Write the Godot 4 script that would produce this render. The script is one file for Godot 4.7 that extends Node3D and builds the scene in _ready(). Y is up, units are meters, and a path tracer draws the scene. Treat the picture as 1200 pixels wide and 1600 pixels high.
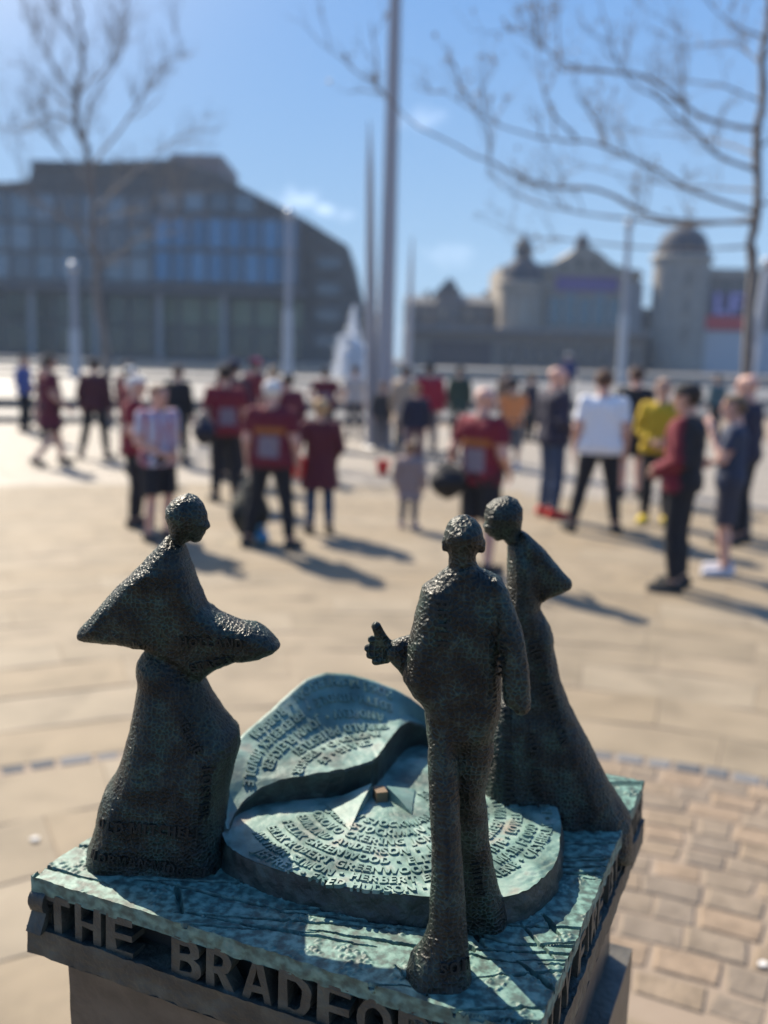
extends Node3D
# A small bronze memorial on a pedestal in a sunny city square, with people, bare trees, a steel mast and buildings behind it.

var rng := RandomNumberGenerator.new()
var mats := {}
var tex := {}
var used := {}



func _ready() -> void:
	rng.seed = 77
	# ---- camera, sky, sun, exposure
	var cam := Camera3D.new()
	cam.name = "camera"
	add_child(cam)
	cam.position = Vector3(0, 1.9, 0)
	cam.rotation = Vector3(deg_to_rad(-9.09), 0, deg_to_rad(1.6))
	cam.near = 0.05; cam.far = 2000.0
	var at := CameraAttributesPhysical.new()
	at.frustum_focal_length = 22.5; at.exposure_aperture = 1.75; at.frustum_focus_distance = 1.02
	cam.attributes = at
	cam.fov = 56.14
	var env := Environment.new()
	env.background_mode = Environment.BG_SKY
	env.tonemap_mode = Environment.TONE_MAPPER_LINEAR
	env.tonemap_exposure = 2.1
	env.fog_enabled = true; env.fog_density = 0.0006; env.fog_light_color = Color(0.8, 0.87, 0.96)
	env.sdfgi_enabled = true; env.ssao_enabled = true; env.ssil_enabled = true
	var sky := ProceduralSkyMaterial.new()
	sky.sky_top_color = lin(0.042, 0.145, 0.385); sky.sky_horizon_color = lin(0.232, 0.34, 0.43); sky.sky_curve = 0.22
	sky.ground_horizon_color = Color(0.4, 0.37, 0.32); sky.ground_bottom_color = Color(0.33, 0.3, 0.25)
	sky.sun_angle_max = 60.0; sky.sun_curve = 0.27
	sky.sky_cover = cloud_cover(); sky.sky_cover_modulate = Color(0.8, 0.8, 0.82)
	var sk := Sky.new()
	sk.sky_material = sky
	env.sky = sk
	var we := WorldEnvironment.new()
	we.name = "daylight"
	we.environment = env
	add_child(we)
	var sun := DirectionalLight3D.new()
	sun.name = "sun"
	add_child(sun)
	sun.look_at_from_position(Vector3.ZERO, -Vector3(-0.574 * 0.755, 0.656, -0.819 * 0.755))
	sun.light_energy = 1.6; sun.light_color = Color(1.0, 0.95, 0.87); sun.light_angular_distance = 0.5
	sun.shadow_enabled = true

	build_ground()
	build_buildings()
	build_street()
	build_trees()
	build_memorial()
	build_people()


func cloud_cover() -> ImageTexture:                 # small fair-weather clouds scattered low over the whole sky
	var im := Image.create(2048, 1024, false, Image.FORMAT_RGBAF)
	im.fill(Color(1, 1, 1, 0))
	var f := FastNoiseLite.new()
	f.seed = 4; f.frequency = 0.035; f.fractal_octaves = 5
	var r := RandomNumberGenerator.new()
	r.seed = 12
	var spots := [[1.3, 13.3, 1.0, 0.5], [-5.6, 8.9, 1.0, 0.8], [-4.0, 8.4, 0.7, 0.8], [-2.7, 8.1, 0.5, 0.4], [3.5, 6.0, 1.4, 0.25]]
	for k in 26:
		spots.append([30.0 + k * 12.0 + r.randf_range(-4, 4), r.randf_range(6, 24), r.randf_range(0.9, 2.6), r.randf_range(0.3, 0.9)])
	for s in spots:
		var cx: float = fposmod(s[0], 360.0) / 360.0 * 2048.0
		var cy: float = (90.0 - s[1]) / 180.0 * 1024.0
		var w: float = s[2] * 2048.0 / 360.0
		for y in range(int(cy - w), int(cy + w) + 1):
			for x in range(int(cx - w * 2.2), int(cx + w * 2.2) + 1):
				var d := Vector2((x - cx) / (w * 1.5), (y - cy) / (w * 0.6)).length()
				var a: float = clampf(1.0 - d + f.get_noise_2d(x * 3.0, y * 5.0) * 0.8, 0.0, 1.0) * s[3] * 0.5
				var xx := posmod(x, 2048)
				if a > im.get_pixel(xx, y).a: im.set_pixel(xx, y, Color(1, 1, 1, a))
	return ImageTexture.create_from_image(im)


# ------------------------------------------------------------------ helpers
class Buf:
	var v := PackedVector3Array()
	var n := PackedVector3Array()
	var c := PackedColorArray()
	var i := PackedInt32Array()
	var col := Color.WHITE

	func vert(p: Vector3, nn: Vector3) -> int:
		v.append(p); n.append(nn); c.append(col)
		return v.size() - 1

	func quad(a: Vector3, b: Vector3, cc: Vector3, d: Vector3) -> void:     # counter-clockwise seen from outside
		var nn := (b - a).cross(cc - a)
		if nn.length_squared() < 1e-16:
			nn = (cc - a).cross(d - a)
		nn = nn.normalized()
		var k := v.size()
		for p in [a, b, cc, d]:
			vert(p, nn)
		i.append_array([k, k + 2, k + 1, k, k + 3, k + 2])

	func tri(a: Vector3, b: Vector3, cc: Vector3) -> void:
		var nn := (b - a).cross(cc - a).normalized()
		var k := v.size()
		for p in [a, b, cc]:
			vert(p, nn)
		i.append_array([k, k + 2, k + 1])

	func box(center: Vector3, size: Vector3, bs := Basis(), chamfer := 0.0, taper := 1.0) -> void:
		var h := size / 2.0
		var t := Vector2(h.x * taper, h.z * taper)
		var f := func(p: Vector3) -> Vector3: return center + bs * p
		if chamfer <= 0.0:
			var q := []
			for y in [-1, 1]:
				var a := Vector2(h.x, h.z) if y < 0 else t
				for s in [[-1, -1], [1, -1], [1, 1], [-1, 1]]:
					q.append(f.call(Vector3(s[0] * a.x, y * h.y, s[1] * a.y)))
			quad(q[3], q[2], q[6], q[7]); quad(q[2], q[1], q[5], q[6]); quad(q[1], q[0], q[4], q[5]); quad(q[0], q[3], q[7], q[4])
			quad(q[7], q[6], q[5], q[4]); quad(q[0], q[1], q[2], q[3])
			return
		# top edges chamfered
		var lo := []; var mid := []; var up := []
		for s in [[-1, -1], [1, -1], [1, 1], [-1, 1]]:
			lo.append(f.call(Vector3(s[0] * h.x, -h.y, s[1] * h.z)))
			mid.append(f.call(Vector3(s[0] * t.x, h.y - chamfer, s[1] * t.y)))
			up.append(f.call(Vector3(s[0] * (t.x - chamfer), h.y, s[1] * (t.y - chamfer))))
		for k in 4:
			var m := (k + 1) % 4
			quad(lo[m], lo[k], mid[k], mid[m]); quad(mid[m], mid[k], up[k], up[m])
		quad(up[3], up[2], up[1], up[0]); quad(lo[0], lo[1], lo[2], lo[3])

	func tube(pts: Array, radii: Array, sides := 8, caps := true) -> void:
		var k0 := v.size()
		var up := Vector3.UP
		var frame_x := Vector3.RIGHT
		for j in pts.size():
			var d: Vector3 = (pts[mini(j + 1, pts.size() - 1)] - pts[maxi(j - 1, 0)])
			d = d.normalized()
			if j == 0:
				frame_x = d.cross(Vector3.UP if absf(d.y) < 0.9 else Vector3.RIGHT).normalized()
			else:
				frame_x = (frame_x - d * frame_x.dot(d)).normalized()
			up = frame_x.cross(d).normalized()
			for s in sides:
				var a := TAU * s / sides
				var o := frame_x * cos(a) + up * sin(a)
				vert(pts[j] + o * radii[j], o)
		for j in pts.size() - 1:
			for s in sides:
				var a := k0 + j * sides + s
				var b := k0 + j * sides + (s + 1) % sides
				i.append_array([a, b, a + sides, b, b + sides, a + sides])
		if caps:
			for e in [0, pts.size() - 1]:
				var dd: Vector3 = (pts[e] - pts[1 if e == 0 else e - 1]).normalized()
				var m := vert(pts[e] + dd * radii[e] * 0.3, dd)
				for s in sides:
					var a: int = k0 + e * sides + s
					var b: int = k0 + e * sides + (s + 1) % sides
					if e == 0: i.append_array([m, b, a])
					else: i.append_array([m, a, b])

	func lathe(base: Vector3, prof: Array, sides := 20, ex := 1.0, ez := 1.0, turn := 0.0) -> void:   # prof: [radius, height], bottom to top
		var k0 := v.size()
		for j in prof.size():
			var d := Vector2(prof[mini(j + 1, prof.size() - 1)][0], prof[mini(j + 1, prof.size() - 1)][1]) - Vector2(prof[maxi(j - 1, 0)][0], prof[maxi(j - 1, 0)][1])
			for s in sides + 1:
				var a := TAU * s / sides + turn
				var nn := Vector3(cos(a) * d.y, -d.x, sin(a) * d.y)
				vert(base + Vector3(cos(a) * prof[j][0] * ex, prof[j][1], sin(a) * prof[j][0] * ez), nn.normalized() if nn.length() > 1e-6 else Vector3.UP)
		for j in prof.size() - 1:
			for s in sides:
				var a := k0 + j * (sides + 1) + s
				var b := a + sides + 1
				i.append_array([a, a + 1, b, a + 1, b + 1, b])

	func prism(outline: PackedVector2Array, z0: float, z1: float, xf := Transform3D()) -> void:     # outline in x, y; from z0 (back) to z1 (front)
		var o := outline
		if Geometry2D.is_polygon_clockwise(o):
			o = o.duplicate(); o.reverse()
		var t := Geometry2D.triangulate_polygon(o)
		for k in range(0, t.size(), 3):
			var a: Vector2 = o[t[k]]; var b: Vector2 = o[t[k + 1]]; var d: Vector2 = o[t[k + 2]]
			if (b - a).cross(d - a) < 0: var w := b; b = d; d = w
			tri(xf * Vector3(a.x, a.y, z1), xf * Vector3(b.x, b.y, z1), xf * Vector3(d.x, d.y, z1))
			tri(xf * Vector3(a.x, a.y, z0), xf * Vector3(d.x, d.y, z0), xf * Vector3(b.x, b.y, z0))
		for k in o.size():
			var a: Vector2 = o[k]; var b: Vector2 = o[(k + 1) % o.size()]
			quad(xf * Vector3(a.x, a.y, z0), xf * Vector3(b.x, b.y, z0), xf * Vector3(b.x, b.y, z1), xf * Vector3(a.x, a.y, z1))

	func add(arr: Array, xf: Transform3D) -> void:       # [vertices, normals, indices(, colours)]
		var k := v.size()
		var flip := xf.basis.determinant() < 0.0
		var nb := xf.basis.inverse().transposed()
		for p in arr[0]: v.append(xf * p)
		for p in arr[1]: n.append((nb * p).normalized())
		if arr.size() > 3 and arr[3] != null:
			c.append_array(arr[3])
		else:
			for p in arr[0].size(): c.append(col)
		var ii: PackedInt32Array = arr[2]
		for q in range(0, ii.size(), 3):
			if flip: i.append_array([k + ii[q], k + ii[q + 2], k + ii[q + 1]])
			else: i.append_array([k + ii[q], k + ii[q + 1], k + ii[q + 2]])

	func smooth() -> void:                               # normals from the faces, shared vertices only
		n.fill(Vector3.ZERO)
		for q in range(0, i.size(), 3):
			var a := i[q]; var b := i[q + 1]; var d := i[q + 2]
			var f := (v[d] - v[a]).cross(v[b] - v[a])
			n[a] += f; n[b] += f; n[d] += f
		for q in n.size(): n[q] = n[q].normalized() if n[q].length_squared() > 0 else Vector3.UP

	func mesh(colors := false) -> ArrayMesh:
		var a := []
		a.resize(Mesh.ARRAY_MAX)
		a[Mesh.ARRAY_VERTEX] = v; a[Mesh.ARRAY_NORMAL] = n; a[Mesh.ARRAY_INDEX] = i
		if colors: a[Mesh.ARRAY_COLOR] = c
		var m := ArrayMesh.new()
		m.add_surface_from_arrays(Mesh.PRIMITIVE_TRIANGLES, a)
		return m


func numbered(called: String) -> String:
	used[called] = used.get(called, 0) + 1
	return called if used[called] == 1 else "%s_%03d" % [called, used[called] - 1]

func tag(o: Node3D, label: String, category: String, group := "") -> Node3D:
	o.set_meta("label", label); o.set_meta("category", category)
	if group: o.set_meta("group", group)
	return o

func thing(called: String, label: String, category: String, at := Vector3.ZERO, turn := 0.0, group := "") -> Node3D:
	var o := Node3D.new()
	o.name = numbered(called)
	add_child(o, true)
	o.position = at; o.rotation.y = turn
	return tag(o, label, category, group)

func obj(called: String, m: Mesh, mt: Material, parent: Node = self) -> MeshInstance3D:
	var o := MeshInstance3D.new()
	o.name = numbered(called) if parent == self else called
	o.mesh = m
	o.material_override = mt
	parent.add_child(o, true)
	return o

func part(called: String, b: Buf, mt: Material, parent: Node, colors := false) -> MeshInstance3D:
	return obj(called, b.mesh(colors), mt, parent)

func struct(called: String, b: Buf, mt: Material) -> MeshInstance3D:
	var o := obj(called, b.mesh(), mt)
	o.set_meta("kind", "structure")
	return o

func lin(r: float, g: float, b: float) -> Color: return Color(r, g, b).linear_to_srgb()

func mat(key: String, c: Color, rough := 0.8, metal := 0.0) -> StandardMaterial3D:   # c is a linear base colour
	if mats.has(key): return mats[key]
	var m := StandardMaterial3D.new()
	m.resource_name = key
	m.albedo_color = c.linear_to_srgb(); m.roughness = rough; m.metallic = metal
	mats[key] = m
	return m

func ramp(stops: Array) -> Gradient:
	var g := Gradient.new()
	var o := PackedFloat32Array(); var c := PackedColorArray()
	for s in stops: o.append(s[0]); c.append(s[1])
	g.offsets = o; g.colors = c
	return g

func grey(x: float) -> Color: return Color(x, x, x)

func noise_tex(seed_: int, type: int, freq: float, size: int, stops: Array, oct := 4, ret := -1, jitter := 1.0) -> NoiseTexture2D:
	var f := FastNoiseLite.new()
	f.seed = seed_; f.noise_type = type; f.frequency = freq
	if ret >= 0:
		f.cellular_return_type = ret
		f.cellular_jitter = jitter
		f.fractal_type = FastNoiseLite.FRACTAL_NONE
	else:
		f.fractal_octaves = oct
	var t := NoiseTexture2D.new()
	t.width = size; t.height = size; t.seamless = true; t.noise = f
	t.color_ramp = ramp(stops)
	if ret >= 0:
		f.domain_warp_enabled = true; f.domain_warp_amplitude = 26.0; f.domain_warp_frequency = 0.012; f.domain_warp_fractal_type = FastNoiseLite.DOMAIN_WARP_FRACTAL_NONE
	return t

func textured(key: String, t: Texture2D, scale_: float, rough: float, metal := 0.0, bump: Texture2D = null, bump_cm := 0.0, world := false) -> StandardMaterial3D:
	var m := mat(key, Color.WHITE, rough, metal)
	m.albedo_color = Color.WHITE
	m.albedo_texture = t
	m.uv1_triplanar = true; m.uv1_world_triplanar = world
	m.uv1_scale = Vector3.ONE * scale_
	if bump:
		m.heightmap_enabled = true; m.heightmap_texture = bump; m.heightmap_scale = bump_cm
	return m

func pts2(s: String, k := 0.001) -> PackedVector2Array:
	var o := PackedVector2Array()
	for w in s.split(" ", false):
		var q := w.split(",")
		o.append(Vector2(float(q[0]), float(q[1])) * k)
	return o

func pts3(s: String) -> Array:
	var o := []
	for w in s.split(" ", false):
		var q := w.split(",")
		o.append(Vector3(float(q[0]), float(q[1]), float(q[2])))
	return o

func curve(a: Array, x: float) -> float:               # piecewise linear [[x, y], ...]
	if x <= a[0][0]: return a[0][1]
	for k in range(1, a.size()):
		if x <= a[k][0]:
			return lerpf(a[k - 1][1], a[k][1], (x - a[k - 1][0]) / (a[k][0] - a[k - 1][0]))
	return a[-1][1]


# ------------------------------------------------------------------ surface nets on a grid
class Field:
	var nx: int; var ny: int; var nz: int
	var org: Vector3
	var h: float
	var f := PackedFloat32Array()
	var tagid := PackedInt32Array()

	func _init(lo: Vector3, hi: Vector3, cell: float, tags := false) -> void:
		h = cell; org = lo
		nx = int(ceil((hi.x - lo.x) / h)) + 1; ny = int(ceil((hi.y - lo.y) / h)) + 1; nz = int(ceil((hi.z - lo.z) / h)) + 1
		f.resize(nx * ny * nz); f.fill(1.0)
		if tags: tagid.resize(nx * ny * nz)

	func capsule(a: Vector3, b: Vector3, ra: float, rb: float, k: float, id := 0, sub := false, squash := Vector3.ONE) -> void:
		var m := maxf(ra, rb) + k + 2.5 * h
		var lo := (Vector3(minf(a.x, b.x), minf(a.y, b.y), minf(a.z, b.z)) - Vector3.ONE * m - org) / h
		var hi := (Vector3(maxf(a.x, b.x), maxf(a.y, b.y), maxf(a.z, b.z)) + Vector3.ONE * m - org) / h
		var d := b - a
		var dd := maxf(d.length_squared(), 1e-12)
		for z in range(maxi(0, int(lo.z)), mini(nz, int(hi.z) + 2)):
			for y in range(maxi(0, int(lo.y)), mini(ny, int(hi.y) + 2)):
				var row := (z * ny + y) * nx
				for x in range(maxi(0, int(lo.x)), mini(nx, int(hi.x) + 2)):
					var p := org + Vector3(x, y, z) * h - a
					var t := clampf(p.dot(d) / dd, 0.0, 1.0)
					var s := ((p - d * t) * squash).length() - lerpf(ra, rb, t)
					var o := f[row + x]
					if sub:
						var e := maxf(k - absf(o + s), 0.0) / k
						f[row + x] = maxf(o, -s) + e * e * k * 0.25
					else:
						if tagid.size() and s < o: tagid[row + x] = id
						var e := maxf(k - absf(o - s), 0.0) / k
						f[row + x] = minf(o, s) - e * e * k * 0.25

	func nets() -> Array:        # [vertices, normals, indices, tags]
		var v := PackedVector3Array(); var idx := PackedInt32Array(); var tg := PackedInt32Array()
		var at := PackedInt32Array(); at.resize(f.size()); at.fill(-1)
		var sy := nx; var sz := nx * ny
		var lim := 2.6 * h
		var offs := [0, 1, sy, sy + 1, sz, sz + 1, sz + sy, sz + sy + 1]
		var e := [[0, 1], [2, 3], [4, 5], [6, 7], [0, 2], [1, 3], [4, 6], [5, 7], [0, 4], [1, 5], [2, 6], [3, 7]]
		for z in nz - 1:
			for y in ny - 1:
				var row := z * sz + y * sy
				for x in nx - 1:
					var q := row + x
					var v0 := f[q]
					if v0 > lim or v0 < -lim: continue
					var c := [v0, f[q + 1], f[q + sy], f[q + sy + 1], f[q + sz], f[q + sz + 1], f[q + sz + sy], f[q + sz + sy + 1]]
					var neg := 0
					for k in 8:
						if c[k] < 0.0: neg += 1
					if neg == 0 or neg == 8: continue
					var sum := Vector3.ZERO
					var cnt := 0
					for k in e:
						var a: float = c[k[0]]; var b: float = c[k[1]]
						if (a < 0.0) != (b < 0.0):
							var t := a / (a - b)
							var p0 := Vector3(k[0] & 1, (k[0] >> 1) & 1, k[0] >> 2)
							var p1 := Vector3(k[1] & 1, (k[1] >> 1) & 1, k[1] >> 2)
							sum += p0.lerp(p1, t); cnt += 1
					at[q] = v.size()
					v.append(org + (Vector3(x, y, z) + sum / cnt) * h)
					if tagid.size(): tg.append(tagid[q])
					var inside := v0 < 0.0
					if y > 0 and z > 0 and inside != (c[1] < 0.0):
						face(idx, at[q - sy - sz], at[q - sz], at[q], at[q - sy], not inside)
					if x > 0 and z > 0 and inside != (c[2] < 0.0):
						face(idx, at[q - 1 - sz], at[q - sz], at[q], at[q - 1], inside)
					if x > 0 and y > 0 and inside != (c[4] < 0.0):
						face(idx, at[q - 1 - sy], at[q - sy], at[q], at[q - 1], not inside)
		var n := PackedVector3Array(); n.resize(v.size())
		for q in range(0, idx.size(), 3):
			var a := idx[q]; var b := idx[q + 1]; var d := idx[q + 2]
			var fn := (v[d] - v[a]).cross(v[b] - v[a])
			n[a] += fn; n[b] += fn; n[d] += fn
		for q in n.size(): n[q] = n[q].normalized()
		return [v, n, idx, tg]

	func face(idx: PackedInt32Array, a: int, b: int, c: int, d: int, same: bool) -> void:
		if a < 0 or b < 0 or c < 0 or d < 0: return
		if same: idx.append_array([a, b, c, a, c, d])
		else: idx.append_array([a, c, b, a, d, c])

	func front(x: float, y: float) -> float:      # z of the surface nearest the camera, or -INF
		var ix := int((x - org.x) / h); var iy := int((y - org.y) / h)
		if ix < 0 or iy < 0 or ix >= nx or iy >= ny: return -INF
		for k in range(nz - 2, 0, -1):
			var a := f[(k * ny + iy) * nx + ix]
			if a < 0.0:
				var b := f[((k + 1) * ny + iy) * nx + ix]
				return org.z + (k + a / (a - b)) * h
		return -INF


# ------------------------------------------------------------------ lettering
var glyphs := {}
func glyph(ch: String) -> Array:        # [v, n, idx, width]: cap height 1, left edge at 0, baseline 0, z from 0 to 1
	if glyphs.has(ch): return glyphs[ch]
	var t := TextMesh.new()
	var fo := SystemFont.new()
	fo.font_names = PackedStringArray(["Droid Sans"]); fo.font_weight = 700
	t.font = fo; t.font_size = 32; t.pixel_size = 1.0 / 23.0; t.depth = 1.0; t.curve_step = 3.0
	t.text = ch
	var a := t.get_mesh_arrays()
	var v: PackedVector3Array = a[0]
	var bb := t.get_aabb()
	var base := 0.0
	t.text = "H"
	base = t.get_aabb().position.y
	var o := PackedVector3Array()
	for p in v: o.append(p - Vector3(bb.position.x, base, -0.5))
	glyphs[ch] = [o, a[1], a[12], null, bb.size.x]
	return glyphs[ch]

func letters_on(b: Buf, txt: String, size: float, place: Callable, gap := 0.14, depth := 0.0044) -> void:   # place(s) gives a Transform3D whose x runs along the line, y up the letter, z out
	var s := 0.0
	for ch in txt:
		if ch == " ":
			s += size * 0.45
			continue
		if ch == "*":
			var xf0: Transform3D = place.call(s + size * 0.2)
			b.box(xf0 * Vector3(0, size * 0.5, 0.0005), Vector3(size * 0.3, size * 0.3, 0.004), xf0.basis)
			s += size * 0.6
			continue
		var g := glyph(ch)
		var w: float = g[4] * size
		var xf: Transform3D = place.call(s + w / 2)
		b.add(g, xf * Transform3D(Basis.from_scale(Vector3(size, size, depth)), Vector3(-w / 2, 0, -depth * 0.47)))
		s += w + size * gap


# ------------------------------------------------------------------ ground
const RC := Vector3(0.153, 0, -0.836)              # centre of the paved ring round the memorial
const RR := 3.776

func paver(b: Buf, c4: Array, top: float, deep: float, ch: float) -> void:     # four corners counter-clockwise from above
	var mid: Vector3 = (c4[0] + c4[1] + c4[2] + c4[3]) / 4.0
	var lo := []; var m := []; var up := []
	for p in c4:
		lo.append(Vector3(p.x, top - deep, p.z)); m.append(Vector3(p.x, top - ch, p.z))
		var d: Vector3 = (mid - p).normalized() * ch * 1.5
		up.append(Vector3(p.x + d.x, top, p.z + d.z))
	for k in 4:
		var j := (k + 1) % 4
		b.quad(lo[k], lo[j], m[j], m[k]); b.quad(m[k], m[j], up[j], up[k])
	b.quad(up[0], up[1], up[2], up[3])

func ring_pt(r: float, a: float) -> Vector3: return RC + Vector3(r * sin(a), 0, -r * cos(a))

func ring_piece(b: Buf, r0: float, r1: float, a0: float, a1: float, gap: float, top: float, deep: float, ch: float, jit := 0.0) -> void:
	var g0 := gap / r0; var g1 := gap / r1
	var c := [ring_pt(r0 + gap, a0 + g0), ring_pt(r0 + gap, a1 - g0), ring_pt(r1 - gap, a1 - g1), ring_pt(r1 - gap, a0 + g1)]
	if jit > 0.0:
		for k in 4: c[k] += Vector3(rng.randf_range(-jit, jit), 0, rng.randf_range(-jit, jit))
	paver(b, c, top, deep, ch)

func build_ground() -> void:
	var grain := noise_tex(51, FastNoiseLite.TYPE_SIMPLEX_SMOOTH, 0.03, 512, [[0.0, grey(0)], [1.0, grey(1)]], 5)
	var stone := []
	for k in 5:
		var t: Color = [Color(0.2112, 0.1716, 0.1188), Color(0.2222, 0.1815, 0.1276), Color(0.2013, 0.165, 0.1155), Color(0.2156, 0.1727, 0.1166), Color(0.2233, 0.1859, 0.1331)][k]
		var nt := noise_tex(60 + k, FastNoiseLite.TYPE_SIMPLEX_SMOOTH, 0.008, 256, [[0.0, (t * 0.8).linear_to_srgb()], [0.5, t.linear_to_srgb()], [1.0, (t * 1.14).linear_to_srgb()]], 5)
		stone.append(textured("sandstone %d" % k, nt, 0.9, 0.72, 0.0, grain, 0.15))
	var setts := []
	for k in 4:
		var t: Color = [Color(0.2035, 0.1573, 0.11), Color(0.187, 0.1496, 0.11), Color(0.22, 0.165, 0.1144), Color(0.1705, 0.1386, 0.1056)][k]
		var nt := noise_tex(70 + k, FastNoiseLite.TYPE_SIMPLEX_SMOOTH, 0.012, 256, [[0.0, (t * 0.75).linear_to_srgb()], [0.5, t.linear_to_srgb()], [1.0, (t * 1.2).linear_to_srgb()]], 4)
		setts.append(textured("sett %d" % k, nt, 2.0, 0.75, 0.0, grain, 0.3))
	var greys := []
	for k in 3: greys.append(mat("grey sett %d" % k, [Color(0.115, 0.118, 0.122), Color(0.15, 0.152, 0.155), Color(0.09, 0.094, 0.1)][k], 0.95))
	for m in greys + setts + stone: m.metallic_specular = 0.3
	var bed_t := noise_tex(75, FastNoiseLite.TYPE_SIMPLEX_SMOOTH, 0.01, 512, [[0.0, lin(0.1822, 0.1397, 0.09918)], [0.5, lin(0.2145, 0.165, 0.1174)], [1.0, lin(0.2429, 0.1882, 0.1376)]], 5)
	var far_t := noise_tex(76, FastNoiseLite.TYPE_SIMPLEX_SMOOTH, 0.012, 1024, [[0.0, lin(0.1848, 0.1621, 0.1304)], [0.5, lin(0.2156, 0.1889, 0.154)], [1.0, lin(0.2463, 0.2186, 0.1807)]], 6)
	var bed := textured("joint sand", bed_t, 0.5, 0.85)
	var b := Buf.new()
	b.quad(Vector3(-900, -0.005, 900), Vector3(900, -0.005, 900), Vector3(900, -0.005, -900), Vector3(-900, -0.005, -900))
	var ground := struct("ground", b, bed)

	# pavement laid in rings round the memorial; every slab and sett that can be made out is a piece
	var pave := Node3D.new(); pave.name = "pavement"; add_child(pave); pave.set_meta("kind", "structure")
	var a := -0.62
	while a < 0.62:                                  # ring of grey setts
		var w := rng.randf_range(0.1, 0.17) / RR
		b = Buf.new(); ring_piece(b, RR - 0.055, RR + 0.055, a, a + w, 0.006, rng.randf_range(-0.004, 0.005), 0.05, 0.01, 0.004)
		part("grey_sett", b, greys[rng.randi() % 3], pave)
		a += w
	var r := RR - 0.06
	while r > RR - 1.75:                             # sett courses right of the memorial, larger slabs left of it
		var d := 0.15 + rng.randf_range(-0.015, 0.02)
		a = 0.13 + rng.randf_range(0, 0.05)
		while a < 0.66 - 0.0 * r:
			var w := rng.randf_range(0.15, 0.25) / r
			b = Buf.new(); ring_piece(b, r - d, r, a, a + w, 0.006, rng.randf_range(-0.002, 0.004), 0.07, 0.008, 0.01)
			part("sett", b, setts[rng.randi() % 4], pave)
			a += w
		r -= d
	r = RR - 0.06
	while r > 0.9:
		var d := 0.46
		a = -0.95
		var lim := 0.12 if r > RR - 1.75 else 0.9
		while a < lim:
			var w := minf(rng.randf_range(0.55, 0.85) / r, lim - a)
			if w * r > 0.12:
				b = Buf.new(); ring_piece(b, r - d, r, a, a + w, 0.0018, rng.randf_range(-0.0012, 0.0012), 0.05, 0.003)
				part("paving_slab", b, stone[rng.randi() % 5], pave)
			a += w
		r -= d
	r = RR + 0.06
	var rest := Buf.new()
	var count := 0
	while r < 26.0:
		var d := rng.randf_range(0.42, 0.6)
		var lim := 0.52
		a = -lim - rng.randf_range(0, 0.05)
		while a < lim:
			var w := rng.randf_range(0.6, 1.1) / r
			if count < 215:
				b = Buf.new(); ring_piece(b, r, r + d, a, a + w, 0.0018, rng.randf_range(-0.0012, 0.0012), 0.05, 0.003)
				part("paving_slab", b, stone[rng.randi() % 5], pave)
			else:
				ring_piece(rest, r, r + d, a, a + w, 0.004, rng.randf_range(-0.002, 0.002), 0.05, 0.003)
			count += 1
			a += w
		r += d
	var far_m := textured("pale plaza stone", far_t, 0.11, 0.7, 0.0, grain, 0.2)
	part("far_paving_slabs", rest, far_m, pave).set_meta("kind", "stuff")

	for q in [[Vector3(1.26, 0.002, -2.83), "small white paper scrap on the setts at lower right"], [Vector3(-1.33, 0.002, -3.5), "small white paper scrap on the slabs at lower left"]]:
		var lb := Buf.new()
		lb.prism(pts2("-18,-9 -6,-14 10,-11 19,2 9,13 -8,10"), -0.001, 0.004, Transform3D(Basis(Vector3.RIGHT, -PI / 2), Vector3(0, 0.005, 0)))
		var lo := obj("paper_scrap", lb.mesh(), mat("white paper", Color(0.6, 0.58, 0.54), 0.9))
		lo.position = q[0]
		tag(lo, q[1], "litter")
	# two low stone steps up to the pool terrace, then the terrace, which climbs gently to the street
	var line := [Vector2(-120, -6), Vector2(-60, -13), Vector2(-30, -18.8), Vector2(-15, -23), Vector2(-8.43, -25.1), Vector2(-0.07, -28.2), Vector2(6, -31.6), Vector2(11.8, -35.7), Vector2(25, -46), Vector2(40, -60), Vector2(90, -100)]
	var off := func(k: int, dist: float) -> Vector2:
		var t: Vector2 = (line[mini(k + 1, line.size() - 1)] - line[maxi(k - 1, 0)]).normalized()
		return line[k] + Vector2(t.y, -t.x).normalized() * -dist * (1.0 if Vector2(t.y, -t.x).y > 0 else -1.0)
	var pale_t := noise_tex(77, FastNoiseLite.TYPE_SIMPLEX_SMOOTH, 0.02, 512, [[0.0, lin(0.07938, 0.07721, 0.07216)], [0.5, lin(0.1227, 0.1176, 0.1097)], [1.0, lin(0.1588, 0.153, 0.1443)]], 5)
	var pale := textured("pale terrace stone", pale_t, 0.08, 0.6)
	var v3 := func(p: Vector2, y: float) -> Vector3: return Vector3(p.x, y, p.y)
	var s1 := Buf.new(); var s2 := Buf.new(); var te := Buf.new()
	for k in line.size() - 1:
		var p: Vector2 = line[k]; var q: Vector2 = line[k + 1]
		var p2: Vector2 = off.call(k, 3.6); var q2: Vector2 = off.call(k + 1, 3.6)
		s1.quad(v3.call(p, -0.03), v3.call(q, -0.03), v3.call(q, 0.17), v3.call(p, 0.17))
		s1.quad(v3.call(p, 0.17), v3.call(q, 0.17), v3.call(q2, 0.17), v3.call(p2, 0.17))
		s2.quad(v3.call(p2, 0.1), v3.call(q2, 0.1), v3.call(q2, 0.45), v3.call(p2, 0.45))
		var pf := Vector2(p2.x * 1.6, -125.0); var qf := Vector2(q2.x * 1.6, -125.0)
		te.quad(v3.call(p2, 0.45), v3.call(q2, 0.45), v3.call(qf, 1.25), v3.call(pf, 1.25))
	struct("lower_step", s1, pale); struct("upper_step", s2, textured("upper step stone", pale_t, 0.3, 0.8))  # riser has the same pale stone texture, rougher and finer in scale
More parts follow.
